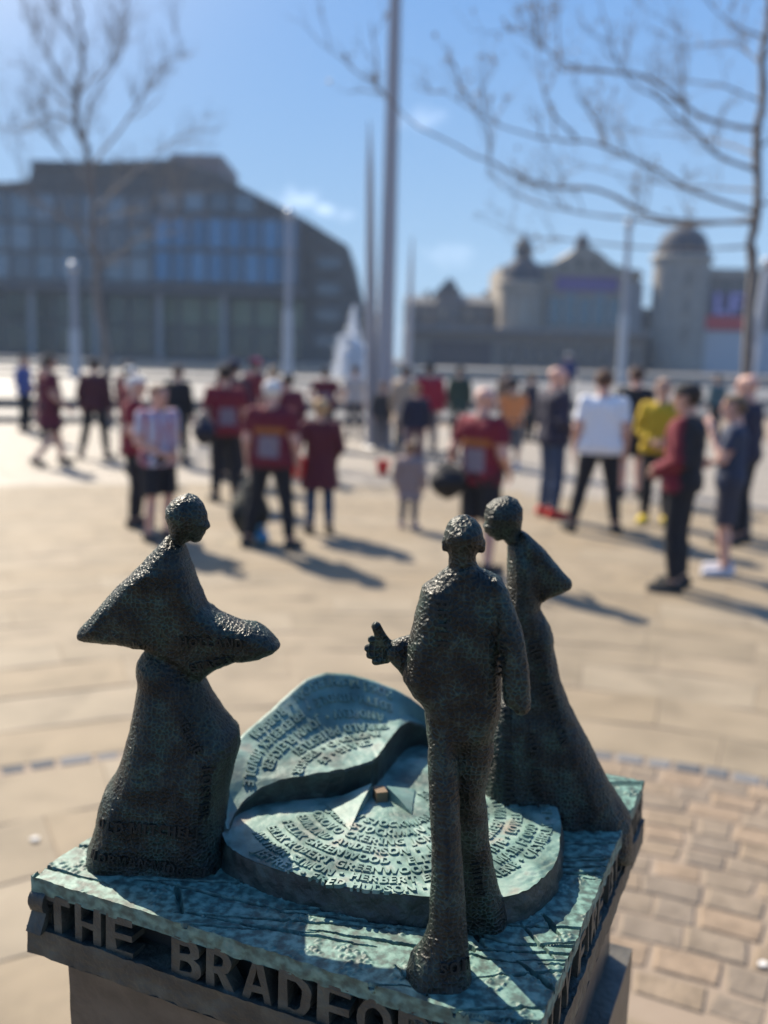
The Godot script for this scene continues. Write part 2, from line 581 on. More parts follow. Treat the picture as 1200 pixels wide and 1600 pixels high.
	struct("pool_terrace", te, pale)
	b = Buf.new()
	b.quad(Vector3(-900, 1.245, -120), Vector3(900, 1.245, -120), Vector3(900, 1.245, -900), Vector3(-900, 1.245, -900))
	struct("street", b, mat("street asphalt", Color(0.09, 0.09, 0.09), 0.9))
	b = Buf.new()
	b.quad(Vector3(-42, 0.83, -72), Vector3(24, 0.83, -72), Vector3(28, 0.96, -86), Vector3(-48, 0.96, -86))
	struct("water", b, mat("pool water", Color(0.06, 0.08, 0.085), 0.12))
	# a low dark kerb wall on the terrace
	b = Buf.new()
	b.box(Vector3(-12, 0.8, -62), Vector3(46, 0.35, 0.5)); b.box(Vector3(24, 0.8, -66), Vector3(22, 0.35, 0.5)); b.box(Vector3(-20, 0.62, -47), Vector3(34, 0.3, 0.4)); b.box(Vector3(2, 0.95, -84), Vector3(90, 0.3, 0.6))
	tag(obj("pool_edge_wall", b.mesh(), mat("pool edge", Color(0.17, 0.165, 0.16), 0.7)), "low grey stone wall along the far pool edge behind the crowd", "wall")


# ------------------------------------------------------------------ buildings
func boxp(called: String, parent: Node, m: Material, x0: float, x1: float, y0: float, y1: float, z0: float, z1: float) -> MeshInstance3D:
	var b := Buf.new()
	b.box(Vector3((x0 + x1) / 2, (y0 + y1) / 2, (z0 + z1) / 2), Vector3(x1 - x0, y1 - y0, z1 - z0))
	return part(called, b, m, parent)

func window_in(parent: Node, x0: float, x1: float, y0: float, y1: float, z: float, glass: Material, frame: Material, arched := false) -> void:
	var b := Buf.new()
	b.box(Vector3((x0 + x1) / 2, (y0 + y1) / 2, z + 0.02), Vector3(x1 - x0, y1 - y0, 0.12))
	var w := part("window", b, glass, parent)
	b = Buf.new()
	for s in [x0, x1]: b.box(Vector3(s, (y0 + y1) / 2, z + 0.06), Vector3(0.14, y1 - y0 + 0.14, 0.28))
	b.box(Vector3((x0 + x1) / 2, y0, z + 0.07), Vector3(x1 - x0, 0.16, 0.34)); b.box(Vector3((x0 + x1) / 2, y1, z + 0.05), Vector3(x1 - x0, 0.14, 0.26))
	if arched:
		var o := PackedVector2Array()
		for k in 9:
			var a := PI * k / 8
			o.append(Vector2((x0 + x1) / 2 + cos(a) * (x1 - x0) / 2, y1 + sin(a) * (x1 - x0) / 2))
		b.prism(o, z - 0.03, z + 0.12)
	part("frame", b, frame, w)

func at_depth(root: Node3D) -> void: root.position = Vector3.ZERO

func text_panel(parent: Node, called: String, txt: String, at: Vector3, height: float, m: Material, depth := 0.08) -> void:
	var b := Buf.new()
	letters_on(b, txt, height, func(s: float) -> Transform3D: return Transform3D(Basis(), at + Vector3(s, 0, 0)), 0.16, depth)
	part(called, b, m, parent)

func build_buildings() -> void:
	# dark modern building on the left
	var st_t := noise_tex(81, FastNoiseLite.TYPE_SIMPLEX_SMOOTH, 0.02, 256, [[0.0, lin(0.05, 0.05, 0.048)], [1.0, lin(0.085, 0.082, 0.078)]], 4)
	var dk := textured("dark cladding", st_t, 0.1, 0.7)
	var gl := []
	for k in 3:
		gl.append(mat("curtain glass %d" % k, [Color(0.11, 0.15, 0.185), Color(0.14, 0.18, 0.22), Color(0.08, 0.105, 0.13)][k], 0.12, 0.4))
	var bl := []
	for k in 3: bl.append(mat("blue glass %d" % k, [Color(0.05, 0.14, 0.25), Color(0.07, 0.17, 0.29), Color(0.045, 0.12, 0.21)][k], 0.12, 0.45))
	var gg := mat("lobby glass", Color(0.04, 0.06, 0.055), 0.1, 0.3)
	var gg2 := mat("lobby glass pale green", Color(0.1, 0.14, 0.1), 0.2, 0.2)  # paler, greener panes of the lobby glazing
	var fr := mat("grey frame", Color(0.1, 0.1, 0.105), 0.5, 0.4)
	var t := thing("civic_building", "dark stepped modern building with a projecting blue glass bay and glazed ground floor", "building", Vector3(-25, 1.2, -115))
	t.position = Vector3.ZERO
	var b := Buf.new()
	b.prism(pts2("-62,1 -2.8,1 -3.0,6 -3.4,8.6 -4.2,11.6 -4.5,12.6 -4.9,14.5 -5.2,14.8 -7.2,15.9 -9.2,17.1 -11.6,18.3 -14.4,19.6 -17,20.8 -19.8,22.1 -25.7,23.8 -41.5,22.8 -42,21 -48,20.4 -62,19", 1.0), -146, -115)
	part("wall", b, dk, t)
	boxp("roof_plant_room", t, mat("plant room", Color(0.2, 0.16, 0.15), 0.8), -26.0, -19.9, 21.5, 24.6, -128, -116)
	boxp("parapet", t, mat("parapet", Color(0.07, 0.07, 0.07), 0.7), -41.6, -26.0, 22.4, 23.2, -118, -114.7)
	for col in 11:                                    # upper curtain wall left of the bay
		var x0 := -58.0 + col * 2.75
		for row in 3:
			if x0 + 2.5 < -27.6: window_in(t, x0, x0 + 2.5, 9.9 + row * 3.3, 12.9 + row * 3.3, -115, gl[(col + row * 2) % 3], fr)
	for col in 4: window_in(t, -27.0 + col * 2.9, -24.6 + col * 2.9, 18.0, 20.2, -115, gl[col % 3], fr)
	boxp("glazed_bay", t, fr, -27.4, -10.4, 9.6, 17.4, -115, -113)
	for col in 8:
		for row in 2:
			window_in(t, -27.1 + col * 2.06, -25.25 + col * 2.06, 9.95 + row * 3.75, 13.35 + row * 3.75, -113, bl[(col * 2 + row) % 3], fr)
	boxp("canopy", t, fr, -60, -9.5, 8.6, 9.3, -115, -112)
	for col in 16:
		var x0 := -57.0 + col * 2.95
		for row in 2:
			window_in(t, x0, x0 + 2.6, 1.6 + row * 3.5, 4.8 + row * 3.5, -115, gg2 if row == 1 and col > 9 else gg, fr)
	for col in 7: boxp("column", t, mat("pale column", Color(0.26, 0.26, 0.25), 0.6), -56.4 + col * 7.4, -55.8 + col * 7.4, 1.2, 8.6, -113.2, -112.6)
	for row in 4: window_in(t, -8.6, -5.8, 3.0 + row * 3.0, 4.4 + row * 3.0, -115, gl[2], fr)
	boxp("low_wing", t, dk, -3.0, -0.6, 1.0, 7.0, -128, -116)

	# domed theatre
	var cr_t := noise_tex(82, FastNoiseLite.TYPE_SIMPLEX_SMOOTH, 0.02, 256, [[0.0, lin(0.2, 0.17, 0.135)], [1.0, lin(0.3, 0.265, 0.215)]], 4)
	var cream := textured("cream stone", cr_t, 0.15, 0.8)
	var lead := mat("lead dome", Color(0.025, 0.032, 0.05), 0.85, 0.0)
	var teal := mat("teal glass", Color(0.06, 0.12, 0.16), 0.15, 0.4)
	t = thing("domed_theatre", "cream stone theatre with a dark corner dome, curved gable and purple banner", "theatre", Vector3.ZERO)
	b = Buf.new()
	b.prism(pts2("14.6,1 33,1 33,14.3 31,14.5 29.2,15 27.6,16.3 26.4,17 24.4,17 23.2,15.9 21.6,15 19.8,14.7 14.6,14.4", 1.0), -145, -130)
	part("wall", b, cream, t)
	b = Buf.new(); b.lathe(Vector3(17.4, 0, -130), [[3.0, 1.0], [3.0, 11.6], [3.3, 11.8], [3.3, 12.3], [2.9, 12.4]], 16)
	var tower := part("corner_tower", b, cream, t)
	b = Buf.new(); b.lathe(Vector3(17.4, 12.4, -130), [[2.7, 0], [2.6, 1.0], [2.2, 2.0], [1.5, 2.7], [1.1, 2.9]], 18); part("dome", b, lead, tower)
	b = Buf.new(); b.lathe(Vector3(17.4, 15.2, -130), [[1.15, 0], [1.15, 1.2], [1.3, 1.3], [1.2, 1.8], [0.8, 2.4], [0.3, 2.8], [0.05, 3.6]], 14); part("cupola", b, mat("cupola", Color(0.06, 0.06, 0.065), 0.8), tower)
	b = Buf.new(); b.lathe(Vector3(25.4, 16.8, -132), [[1.0, 0], [1.0, 0.8], [0.9, 1.3], [0.45, 1.9], [0.05, 2.5]], 14); part("gable_finial", b, lead, t)
	for k in 3: window_in(tower, 15.7 + k * 1.25, 16.45 + k * 1.25, 6.6, 10.0, -127.0 + absf(k - 1) * -0.4, mat("tower window", Color(0.3, 0.31, 0.28), 0.4), cream)
	for k in 5: window_in(t, 21.2 + k * 1.95, 22.7 + k * 1.95, 7.0, 10.4, -130, teal, mat("teal frame", Color(0.16, 0.22, 0.26), 0.5), k % 2 == 1)
	for k in 6: boxp("pilaster", t, cream, 20.75 + k * 1.95, 21.05 + k * 1.95, 6.4, 11.3, -130, -129.6)
	for k in 4: window_in(t, 22.3 + k * 2.0, 23.3 + k * 2.0, 14.2, 14.9 + (0.7 if k == 1 or k == 2 else 0.0), -130, mat("attic window", Color(0.03, 0.03, 0.035), 0.4), cream)
	boxp("banner", t, mat("purple banner", Color(0.1, 0.065, 0.22), 0.7), 21.8, 30.0, 11.4, 13.2, -129.95, -129.7)
	boxp("cornice", t, cream, 14.4, 33.2, 5.6, 6.4, -130.9, -126.4)
	boxp("side_pier", t, mat("grey stone", Color(0.2, 0.2, 0.205), 0.8), 31.0, 33.1, 1.2, 12.6, -130.0, -128.6)
	boxp("upper_cornice", t, cream, 20.4, 33.2, 13.4, 13.9, -130.6, -129.4)
	# low front building
	t = thing("market_hall", "long low brown building with a shade-dark panel for its open front before the theatre", "building", Vector3.ZERO)
	var brown := mat("brown stone", Color(0.15, 0.13, 0.115), 0.8)
	boxp("wall", t, brown, 2.6, 31.2, 1.0, 5.4, -126, -119)
	boxp("roof", t, mat("roof slab", Color(0.14, 0.14, 0.15), 0.7), 2.0, 31.6, 5.4, 5.9, -126.5, -117.6)
	boxp("open_front_shade", t, mat("opening shade", Color(0.018, 0.016, 0.03), 0.5), 5.0, 12.6, 1.25, 4.3, -119.2, -118.9)  # dark panel on the wall, coloured as the shade inside an opening
	for k in 8: window_in(t, 14.0 + k * 2.1, 15.5 + k * 2.1, 1.6, 4.0, -119, mat("shop glass", Color(0.04, 0.045, 0.055), 0.2, 0.2), brown)
	# stone houses between
	var soot := [mat("sooty stone", Color(0.1, 0.095, 0.1), 0.85), mat("sooty stone lighter", Color(0.14, 0.13, 0.13), 0.85), mat("brown house stone", Color(0.12, 0.1, 0.09), 0.85)]
	var hs := [[2.0, 6.2, 9.4, 0, "sooty stone house left of the gabled one, under a low slate roof"], [6.3, 9.6, 11.0, 1, "sooty stone house with a tall gable and teal shopfront window"], [9.7, 14.4, 9.6, 2, "brown stone house directly beside the theatre's corner tower"]]
	for h in hs:
		t = thing("stone_house", h[4], "house", Vector3.ZERO)
		boxp("wall", t, soot[h[3]], h[0], h[1], 1.0, h[2], -142, -134)
		b = Buf.new()
		if h[3] == 1: b.prism(PackedVector2Array([Vector2(h[0] - 0.2, h[2]), Vector2(h[1] + 0.2, h[2]), Vector2((h[0] + h[1]) / 2, h[2] + 2.0)]), -142.2, -133.8)
		else:
			var xf := Transform3D(Basis(Vector3.UP, PI / 2), Vector3(0, 0, 0))
			b.prism(PackedVector2Array([Vector2(133.7, h[2]), Vector2(142.3, h[2]), Vector2(138, h[2] + 1.3)]), h[0], h[1], xf)
		var roof := part("roof", b, mat("slate", Color(0.06, 0.065, 0.075), 0.7), t)
		boxp("chimney", roof, soot[2], h[1] - 1.2, h[1] - 0.5, h[2], h[2] + 2.0, -139, -138)
		for k in 2:
			for row in 2:
				window_in(t, h[0] + 0.6 + k * 1.7, h[0] + 1.5 + k * 1.7, 6.2 + row * 2.0 - 0.6, 7.4 + row * 2.0 - 0.6, -134, mat("house glass %d" % (k + row), [Color(0.1, 0.15, 0.16), Color(0.25, 0.23, 0.17), Color(0.08, 0.1, 0.11)][k + row], 0.3), soot[1])
	# second theatre, white with a dome
	t = thing("white_theatre", "pale faience cinema with a domed corner tower and a lit red hoarding sign", "theatre", Vector3.ZERO)
	t.set_meta("label", "pale domed cinema with a purple and red advertising hoarding at far right")
	var wh_t := noise_tex(83, FastNoiseLite.TYPE_SIMPLEX_SMOOTH, 0.02, 256, [[0.0, lin(0.2, 0.18, 0.155)], [1.0, lin(0.31, 0.285, 0.25)]], 4)
	var white := textured("pale faience", wh_t, 0.15, 0.7)
	var gry := mat("grey brick", Color(0.16, 0.145, 0.14), 0.85)
	b = Buf.new(); b.lathe(Vector3(37.8, 0, -128.5), [[3.6, 0.6], [3.6, 15.2], [4.0, 15.4], [4.0, 16.0], [3.5, 16.1]], 16)
	tower = part("corner_tower", b, white, t)
	b = Buf.new(); b.lathe(Vector3(37.8, 16.0, -128.5), [[3.4, 0], [3.3, 1.2], [2.7, 2.6], [1.9, 3.3], [0.6, 3.9], [0.1, 4.4]], 18); part("dome", b, lead, tower)
	boxp("wall", t, gry, 40.0, 75, 0.6, 14.0, -150, -129)
	for k in 5: boxp("pilaster", t, white, 48.2 + k * 3.2, 48.7 + k * 3.2, 6.6, 13.6, -129, -128.6)
	for row in 2:
		for k in 3: window_in(t, 40.8 + k * 2.4, 42.2 + k * 2.4, 11.9 + row * 0.0, 13.2, -129, mat("dark window", Color(0.06, 0.06, 0.065), 0.3), white) if row == 0 else null
	boxp("cornice", t, white, 40.0, 75, 13.6, 14.7, -150.4, -128.6)
	boxp("lower_front", t, mat("white render", Color(0.4, 0.41, 0.43), 0.7), 39.6, 75, 0.8, 6.6, -129, -127.2)
	for row in 3:
		for k in 3: window_in(tower, 36.0 + k * 1.35, 36.8 + k * 1.35, 5.0 + row * 3.4, 7.2 + row * 3.4, -125.0 + absf(k - 1) * -0.5, mat("dark window", Color(0.06, 0.06, 0.065), 0.3), white)
	for k in 7: window_in(t, 49.0 + k * 3.2, 50.6 + k * 3.2, 8.0, 11.8, -129, mat("dark window", Color(0.06, 0.06, 0.065), 0.3), white)
	boxp("white_band", t, white, 40.0, 75, 10.9, 11.5, -129.2, -128.7)
	boxp("side_wing", t, brown, 33.3, 35.0, 0.8, 9.5, -140, -131)
	t = thing("hoarding_sign", "purple hoarding with pale lettering above a red strip on the pale cinema", "sign", Vector3.ZERO)
	boxp("purple_panel", t, mat("purple panel", Color(0.045, 0.035, 0.1), 0.6), 41.4, 47.0, 8.6, 11.6, -127.15, -126.95)
	boxp("red_panel", t, mat("red panel", Color(0.45, 0.012, 0.03), 0.6), 40.6, 46.4, 6.75, 8.5, -127.1, -126.9)
	text_panel(t, "lettering", "LF", Vector3(42.0, 8.7, -126.9), 2.7, mat("lilac letters", Color(0.36, 0.31, 0.6), 0.6))
	# far roofs closing the skyline
	for k in 5:
		var x: float = [-120, -92, 60, 92, 120][k]
		t = thing("far_building", ["low grey block at the far left edge of the square", "long pale block left of the dark civic building", "tall brown block at the far right of the square", "flat grey block far right beyond the cinema", "last low block on the right of the street"][k], "building", Vector3.ZERO)
		var hh: float = [9, 12, 10, 12, 9][k]
		boxp("wall", t, soot[k % 3], x - 12, x + 12, 1.0, hh, -190, -165)
		boxp("roof", t, mat("slate", Color(0.06, 0.065, 0.075), 0.7), x - 12.4, x + 12.4, hh, hh + 0.6, -190.4, -164.6)
		for q in 6: window_in(t, x - 10.5 + q * 3.6, x - 8.9 + q * 3.6, hh - 4.0, hh - 1.6, -165, gl[q % 3], soot[1])


# ------------------------------------------------------------------ street furniture
func build_street() -> void:
	var steel := mat("mast steel", Color(0.3, 0.3, 0.32), 0.45, 0.2)
	var pale := mat("pale steel", Color(0.42, 0.43, 0.45), 0.45, 0.3)
	var t := thing("steel_mast", "tall grey tapered steel mast rising out of the top of the view", "mast", Vector3(-0.06, 0, -20.5))
	var b := Buf.new(); b.lathe(Vector3.ZERO, [[0.0, 0.03], [0.21, 0.03], [0.2, 1.5], [0.155, 6.0], [0.13, 9.5], [0.07, 18.0], [0.0, 18.05]], 8, 1.0, 0.8, PI / 8)
	part("shaft", b, steel, t)
	b = Buf.new(); b.lathe(Vector3.ZERO, [[0.0, 0.0], [0.34, 0.0], [0.34, 0.03], [0.0, 0.035]], 20); var fl := part("base_plate", b, pale, t)
	for k in 6:
		b = Buf.new(); b.lathe(Vector3(cos(k * TAU / 6) * 0.29, 0.03, sin(k * TAU / 6) * 0.29), [[0.02, 0], [0.02, 0.03], [0.0, 0.031]], 6); part("bolt", b, steel, fl)
	b = Buf.new(); b.box(Vector3(0.1, 1.0, 0.165), Vector3(0.1, 0.5, 0.012)); part("hatch", b, pale, t)
	for s in [[-0.3, -20.7, -0.22, 6.7, 0.14, "slender dark steel spire leaning left beside the tall mast", 0], [0.42, -21.2, 0.02, 4.5, 0.09, "thin pale steel spire right of the tall mast", 1], [-0.16, -21.6, 0.02, 5.4, 0.15, "broad pale steel spire rising between the dark spire and the mast", 1]]:
		t = thing("steel_spire", s[5], "spire", Vector3(s[0], 0, s[1]), 0.0, "steel spires around the mast")
		b = Buf.new(); b.tube([Vector3.ZERO, Vector3(s[2] * 0.5, s[3] * 0.5, 0), Vector3(s[2] * 0.85, s[3] * 0.85, 0), Vector3(s[2], s[3], 0)], [s[4], s[4] * 0.82, s[4] * 0.5, 0.012], 8); part("shaft", b, steel if s[6] == 0 else pale, t)
		b = Buf.new(); b.lathe(Vector3.ZERO, [[0.0, 0.0], [0.2, 0.0], [0.2, 0.025], [0.0, 0.03]], 16); part("base_plate", b, pale, t)
	for l in [[-14.5, 0.62, -45.0, 4.8, 0.26, 0.0, "stout pale light column in front of the dark building's left part"], [-4.65, 0.62, -45.0, 7.4, 0.24, 0.0, "tall pale light column before the right end of the blue glass bay"], [14.4, 0.7, -60.0, 9.4, 0.27, -0.01, "slim grey light column in front of the domed theatre"], [14.0, 0.5, -38.0, 5.2, 0.24, 0.09, "leaning white light column at the right by the cinema"]]:
		t = thing("light_column", l[6], "lamp post", Vector3(l[0], l[1], l[2]), 0.0, "light columns round the pool")
		var top := Vector3(l[3] * l[5], l[3], 0)
		b = Buf.new(); b.tube([Vector3.ZERO, top * 0.45], [l[4], l[4] * 0.95], 12); part("sleeve", b, pale if l[5] < 0.05 else mat("white steel", Color(0.62, 0.63, 0.63), 0.5), t)
		b = Buf.new(); b.tube([top * 0.45, top], [l[4] * 0.7, l[4] * 0.6], 12); part("pole", b, pale if l[5] > 0.05 else steel, t)
		b = Buf.new(); b.lathe(top, [[0.0, 0.0], [l[4] * 0.95, 0.0], [l[4] * 0.95, 0.3], [l[4] * 0.5, 0.42], [0.0, 0.43]], 12); part("lamp_head", b, pale, t)
	# the fountain: a plume of separate drops over a nozzle
	t = thing("fountain", "white foaming fountain plume in the pool left of the mast", "fountain", Vector3(-2.1, 0.68, -56))
	b = Buf.new(); b.lathe(Vector3.ZERO, [[0.0, 0.0], [0.5, 0.0], [0.45, 0.12], [0.15, 0.2], [0.1, 0.35], [0.0, 0.36]], 16); part("nozzle", b, steel, t)
	var drop := Buf.new(); drop.lathe(Vector3(0, -1, 0), [[0.0, 0.0], [0.7, 0.3], [1.0, 1.0], [0.7, 1.7], [0.0, 2.0]], 6)
	var mm := MultiMesh.new()
	mm.transform_format = MultiMesh.TRANSFORM_3D; mm.mesh = drop.mesh(); mm.instance_count = 11000
	for k in 11000:
		var jet := k % 9
		var a := TAU * jet / 8.0 + 0.3
		var hh := 4.1 if jet == 8 else 1.9 + 0.5 * sin(jet * 2.7)
		var reach := 0.1 if jet == 8 else 0.85
		var f := rng.randf()
		var y := hh * 4.0 * f * (1.0 - f) if jet < 8 else hh * (1.0 - pow(rng.randf(), 0.75))
		var sp := 0.05 + 0.3 * f if jet < 8 else 0.08 + 0.5 * (1.0 - y / hh)
		var o := Vector3(rng.randfn(), 0, rng.randfn()) * sp * 0.6
		mm.set_instance_transform(k, Transform3D(Basis.from_scale(Vector3.ONE * rng.randf_range(0.015, 0.05)), Vector3(cos(a) * reach * f, maxf(y, 0.0) + 0.05, sin(a) * reach * f) + o))
	var mi := MultiMeshInstance3D.new()
	mi.name = "spray"; mi.multimesh = mm
	var foam := mat("white spray", Color(0.93, 0.94, 0.95), 0.4)
	foam.backlight_enabled = true; foam.backlight = Color(0.8, 0.82, 0.85)
	mi.material_override = foam
	mi.set_meta("kind", "stuff")
	t.add_child(mi)


# ------------------------------------------------------------------ trees
func limb(b: Buf, pts: Array, r0: float, r1: float, sides := 6) -> void:
	var sm := []
	for k in pts.size() - 1:
		var p0: Vector3 = pts[maxi(k - 1, 0)]; var p1: Vector3 = pts[k]; var p2: Vector3 = pts[k + 1]; var p3: Vector3 = pts[mini(k + 2, pts.size() - 1)]
		for s in 4: sm.append(p1.cubic_interpolate(p2, p0, p3, s / 4.0))
	sm.append(pts[-1])
	var rad := []
	for k in sm.size():
		rad.append(lerpf(r0, r1, float(k) / (sm.size() - 1)) * (1.0 + 0.12 * sin(k * 2.3)))
		if k > 0 and k < sm.size() - 1: sm[k] += Vector3(rng.randf_range(-1, 1), rng.randf_range(-1, 1), rng.randf_range(-1, 1)) * r0 * 0.5
	b.tube(sm, rad, sides)

func sprout(b: Buf, buds: Buf, p: Vector3, d: Vector3, len_: float, r: float, depth: int) -> void:
	var n := 4
	var pts := [p]
	var q := p
	var dir := d
	for k in n:
		dir = (dir + Vector3(rng.randf_range(-1, 1), rng.randf_range(-0.5, 1.1), rng.randf_range(-1, 1)) * 0.22).normalized()
		q += dir * len_ / n
		pts.append(q)
	var rad := []
	for k in n + 1: rad.append(lerpf(r, r * 0.45, float(k) / n))
	b.tube(pts, rad, 5 if depth < 2 else 4)
	if buds and rng.randf() < 0.3:
		var bp: Vector3 = pts[rng.randi_range(2, n)]
		buds.box(bp + dir * 0.01, Vector3(0.018, 0.034, 0.018) * rng.randf_range(0.5, 1.2), Basis(Vector3(1, 0.3, 0.2).normalized(), rng.randf() * TAU))
	if depth <= 0: return
	for k in rng.randi_range(2, 3):
		var side := dir.cross(Vector3(rng.randf_range(-1, 1), rng.randf_range(-1, 1), rng.randf_range(-1, 1))).normalized()
		var at: Vector3 = pts[rng.randi_range(1, n)]
		sprout(b, buds, at, (dir * 0.75 + side * 0.7 + Vector3.UP * 0.25).normalized(), len_ * rng.randf_range(0.5, 0.75), r * 0.55, depth - 1)

func tree(called: String, label: String, base: Vector3, trunk: Array, r0: float, r1: float, limbs: Array, lr: float, twig: float, depth: int, bark: Material, bud: Material, per: int) -> void:
	var t := thing(called, label, "tree", base)
	var b := Buf.new()
	limb(b, trunk, r0, r1, 10)
	for q in b.v.size(): b.v[q] -= base
	part("trunk", b, bark, t)
	var tw := Buf.new()
	var bu := Buf.new() if bud else null
	for l in limbs:
		b = Buf.new()
		limb(b, l[0], lr * l[1], lr * 0.16 * l[1], 7)
		for q in b.v.size(): b.v[q] -= base
		part("branch", b, bark, t)
		var n: int = int(per * l[1])
		for k in n:
			var i := rng.randi_range(maxi(0, l[0].size() / 3 - 1), l[0].size() - 2)
			var f := rng.randf()
			var p: Vector3 = l[0][i].lerp(l[0][i + 1], f)
			var d: Vector3 = (l[0][i + 1] - l[0][i]).normalized()
			var side := d.cross(Vector3(rng.randf_range(-1, 1), rng.randf_range(-1, 1), rng.randf_range(-1, 1))).normalized()
			sprout(tw, bu, p, (d * 0.6 + side * 0.7 + Vector3.UP * 0.3).normalized(), twig * rng.randf_range(0.5, 1.2), lr * 0.36 * l[1], depth)
	for q in tw.v.size(): tw.v[q] -= base
	part("twigs", tw, bark, t).set_meta("kind", "stuff")
	if bud:
		for q in bu.v.size(): bu.v[q] -= base
		part("buds", bu, bud, t).set_meta("kind", "stuff")

func build_trees() -> void:
	var bk_t := noise_tex(91, FastNoiseLite.TYPE_SIMPLEX_SMOOTH, 0.02, 256, [[0.0, lin(0.11, 0.1, 0.09)], [1.0, lin(0.26, 0.235, 0.21)]], 5)
	var bark := textured("bark", bk_t, 1.5, 0.85)
	var bud := mat("bud", Color(0.2, 0.14, 0.06), 0.7)
	var l := []
	for s in ["3.99,3.61,-11 3.25,3.71,-10.6 2.70,3.86,-10.2 1.93,3.98,-9.6 1.45,3.91,-9.2 0.87,3.95,-8.8 0.37,4.12,-8.4", "3.96,3.50,-11 2.85,3.42,-10.4 2.00,3.58,-9.8 1.47,3.53,-9.4 1.02,3.66,-9.2 0.69,3.73,-9 0.07,3.94,-8.6 -0.25,4.23,-8.3", "3.99,4.04,-11 3.59,4.25,-11.2 3.34,4.52,-11.3 2.98,4.89,-11.5 2.62,5.19,-11.7 2.39,5.87,-11.9 2.28,6.31,-12", "3.99,4.47,-11 3.19,4.5,-10.6 2.66,4.74,-10.3 2.17,4.74,-10 1.74,4.71,-9.8 1.43,4.79,-9.6 1.21,4.92,-9.4", "4,3.54,-11 3.45,3.5,-11.4 2.73,3.6,-11.7 2.14,3.71,-12 1.59,3.9,-12.3 1.14,4.2,-12.5"]:
		l.append([pts3(s), 1.0])
	for s in ["3.94,5.41,-11 3.43,5.47,-10.7 3.04,5.62,-10.4", "1.70,3.98,-9.4 1.45,4.25,-9.5 1.35,4.64,-9.6 1.31,4.94,-9.7", "0.87,3.73,-9.1 0.85,3.98,-9.2 0.73,4.55,-9.3", "2.02,3.99,-9.7 1.95,4.27,-9.9 1.79,4.49,-10", "3.99,3.83,-11 3.72,3.94,-11.5 3.27,4.05,-12 2.69,4.25,-12.4 2.16,4.45,-12.8", "3.99,3.24,-11 2.93,3.14,-10.6 1.83,3.16,-10.2 1.31,3.16,-10 0.83,3.3,-9.8", "3.02,4.43,-10.5 2.98,5.06,-10.7 2.92,5.59,-10.8", "3.98,4.75,-11 3.6,5,-11.3 3.1,5.13,-11.7 2.78,5.12,-12", "3.97,5.1,-11 3.78,5.49,-11.5 3.39,5.59,-12 2.99,5.64,-12.3", "3.98,4.19,-11 3.67,4.61,-12 3.21,4.77,-12.6 2.87,4.97,-13", "4,4.3,-11 4.6,4.7,-10.8 5.3,5.2,-10.5", "3.98,3.7,-11 4.6,3.8,-11.4 5.4,4.2,-11.9", "3.96,5.2,-11 4.4,5.7,-11.2 4.9,6.5,-11.5"]:
		l.append([pts3(s), 0.62])
	tree("bare_tree", "bare spreading tree at the right with long level branches and a few buds", Vector3(4.2, 0, -11), pts3("4.2,-0.05,-11 4.12,1.2,-11 4.01,2.95,-11 3.99,3.61,-11 3.96,4.75,-11 3.96,5.45,-11 3.94,6.5,-11"), 0.07, 0.028, l, 0.024, 0.5, 2, bark, bud, 10)
	l = []
	for s in ["-7.25,6.25,-24 -6.44,6.96,-23.5 -5.80,7.49,-23 -5.35,8.14,-22.6 -4.42,8.27,-22", "-7.30,5.66,-24 -8.02,6.6,-24.4 -8.7,7.22,-24.6 -9.47,7.44,-25", "-7.56,7.17,-24 -8.18,7.48,-24.2 -8.98,7.12,-24.5 -10.1,7.43,-25", "-7.59,7.78,-24 -7.95,8.36,-23.6 -8.15,8.86,-23.2 -8.49,9.33,-23", "-7.49,7.98,-24 -7,8.57,-24.5 -6.74,9.45,-25 -6.65,10.3,-25.3", "-7.37,8.79,-24 -7.82,9.4,-24 -8.25,10.1,-24", "-7.28,5.21,-24 -6.63,6.15,-25 -5.93,7.1,-25.8 -5.31,7.72,-26.4", "-7.17,4.16,-24 -7.45,4.77,-23 -7.83,5.1,-22.4 -8.38,5.43,-22", "-7.15,3.86,-24 -5.9,4.56,-23.3 -4.89,5.1,-22.8", "-7.4,6.7,-24 -7.0,7.5,-23.2 -6.2,8.4,-22.8 -5.9,9.2,-22.5", "-7.2,4.9,-24 -6.3,5.4,-24.6 -5.3,5.9,-25.2", "-7.5,7.4,-24 -8.4,8.1,-25 -9.2,8.9,-25.4"]:
		l.append([pts3(s), 1.0])
	tree("bare_tree", "bare upright tree in front of the dark modern building at the left", Vector3(-6.9, 0, -24), pts3("-6.9,-0.05,-24 -6.98,1.71,-24 -7.17,4.16,-24 -7.28,6.39,-24 -7.57,7.17,-24 -7.49,7.98,-24 -7.37,8.79,-24 -7.46,9.57,-24 -7.5,10.3,-24"), 0.11, 0.025, l, 0.038, 0.9, 3, bark, null, 11)
	# small bare trees far off between the mast and the houses
	for f in [[5.2, 1.2, -131.0, 11.0, "small round bare tree far off, just right of the mast"], [-48.0, 1.2, -104.0, 9.0, "bare street tree at the far left before the modern building"]]:
		l = []
		var bs := Vector3(f[0], f[1], f[2])
		for k in 9:
			var a := TAU * k / 9
			l.append([[bs + Vector3(0, f[3] * (0.35 + 0.04 * (k % 3)), 0), bs + Vector3(cos(a) * 0.9, f[3] * 0.58, sin(a) * 0.9), bs + Vector3(cos(a) * 2.2, f[3] * (0.8 + 0.08 * (k % 2)), sin(a) * 2.2)], 1.0])
		tree("bare_tree", f[4], bs, [bs, bs + Vector3(0, f[3] * 0.4, 0), bs + Vector3(0.1, f[3] * 0.9, 0)], 0.2, 0.04, l, 0.07, 1.1, 1, bark, null, 8)


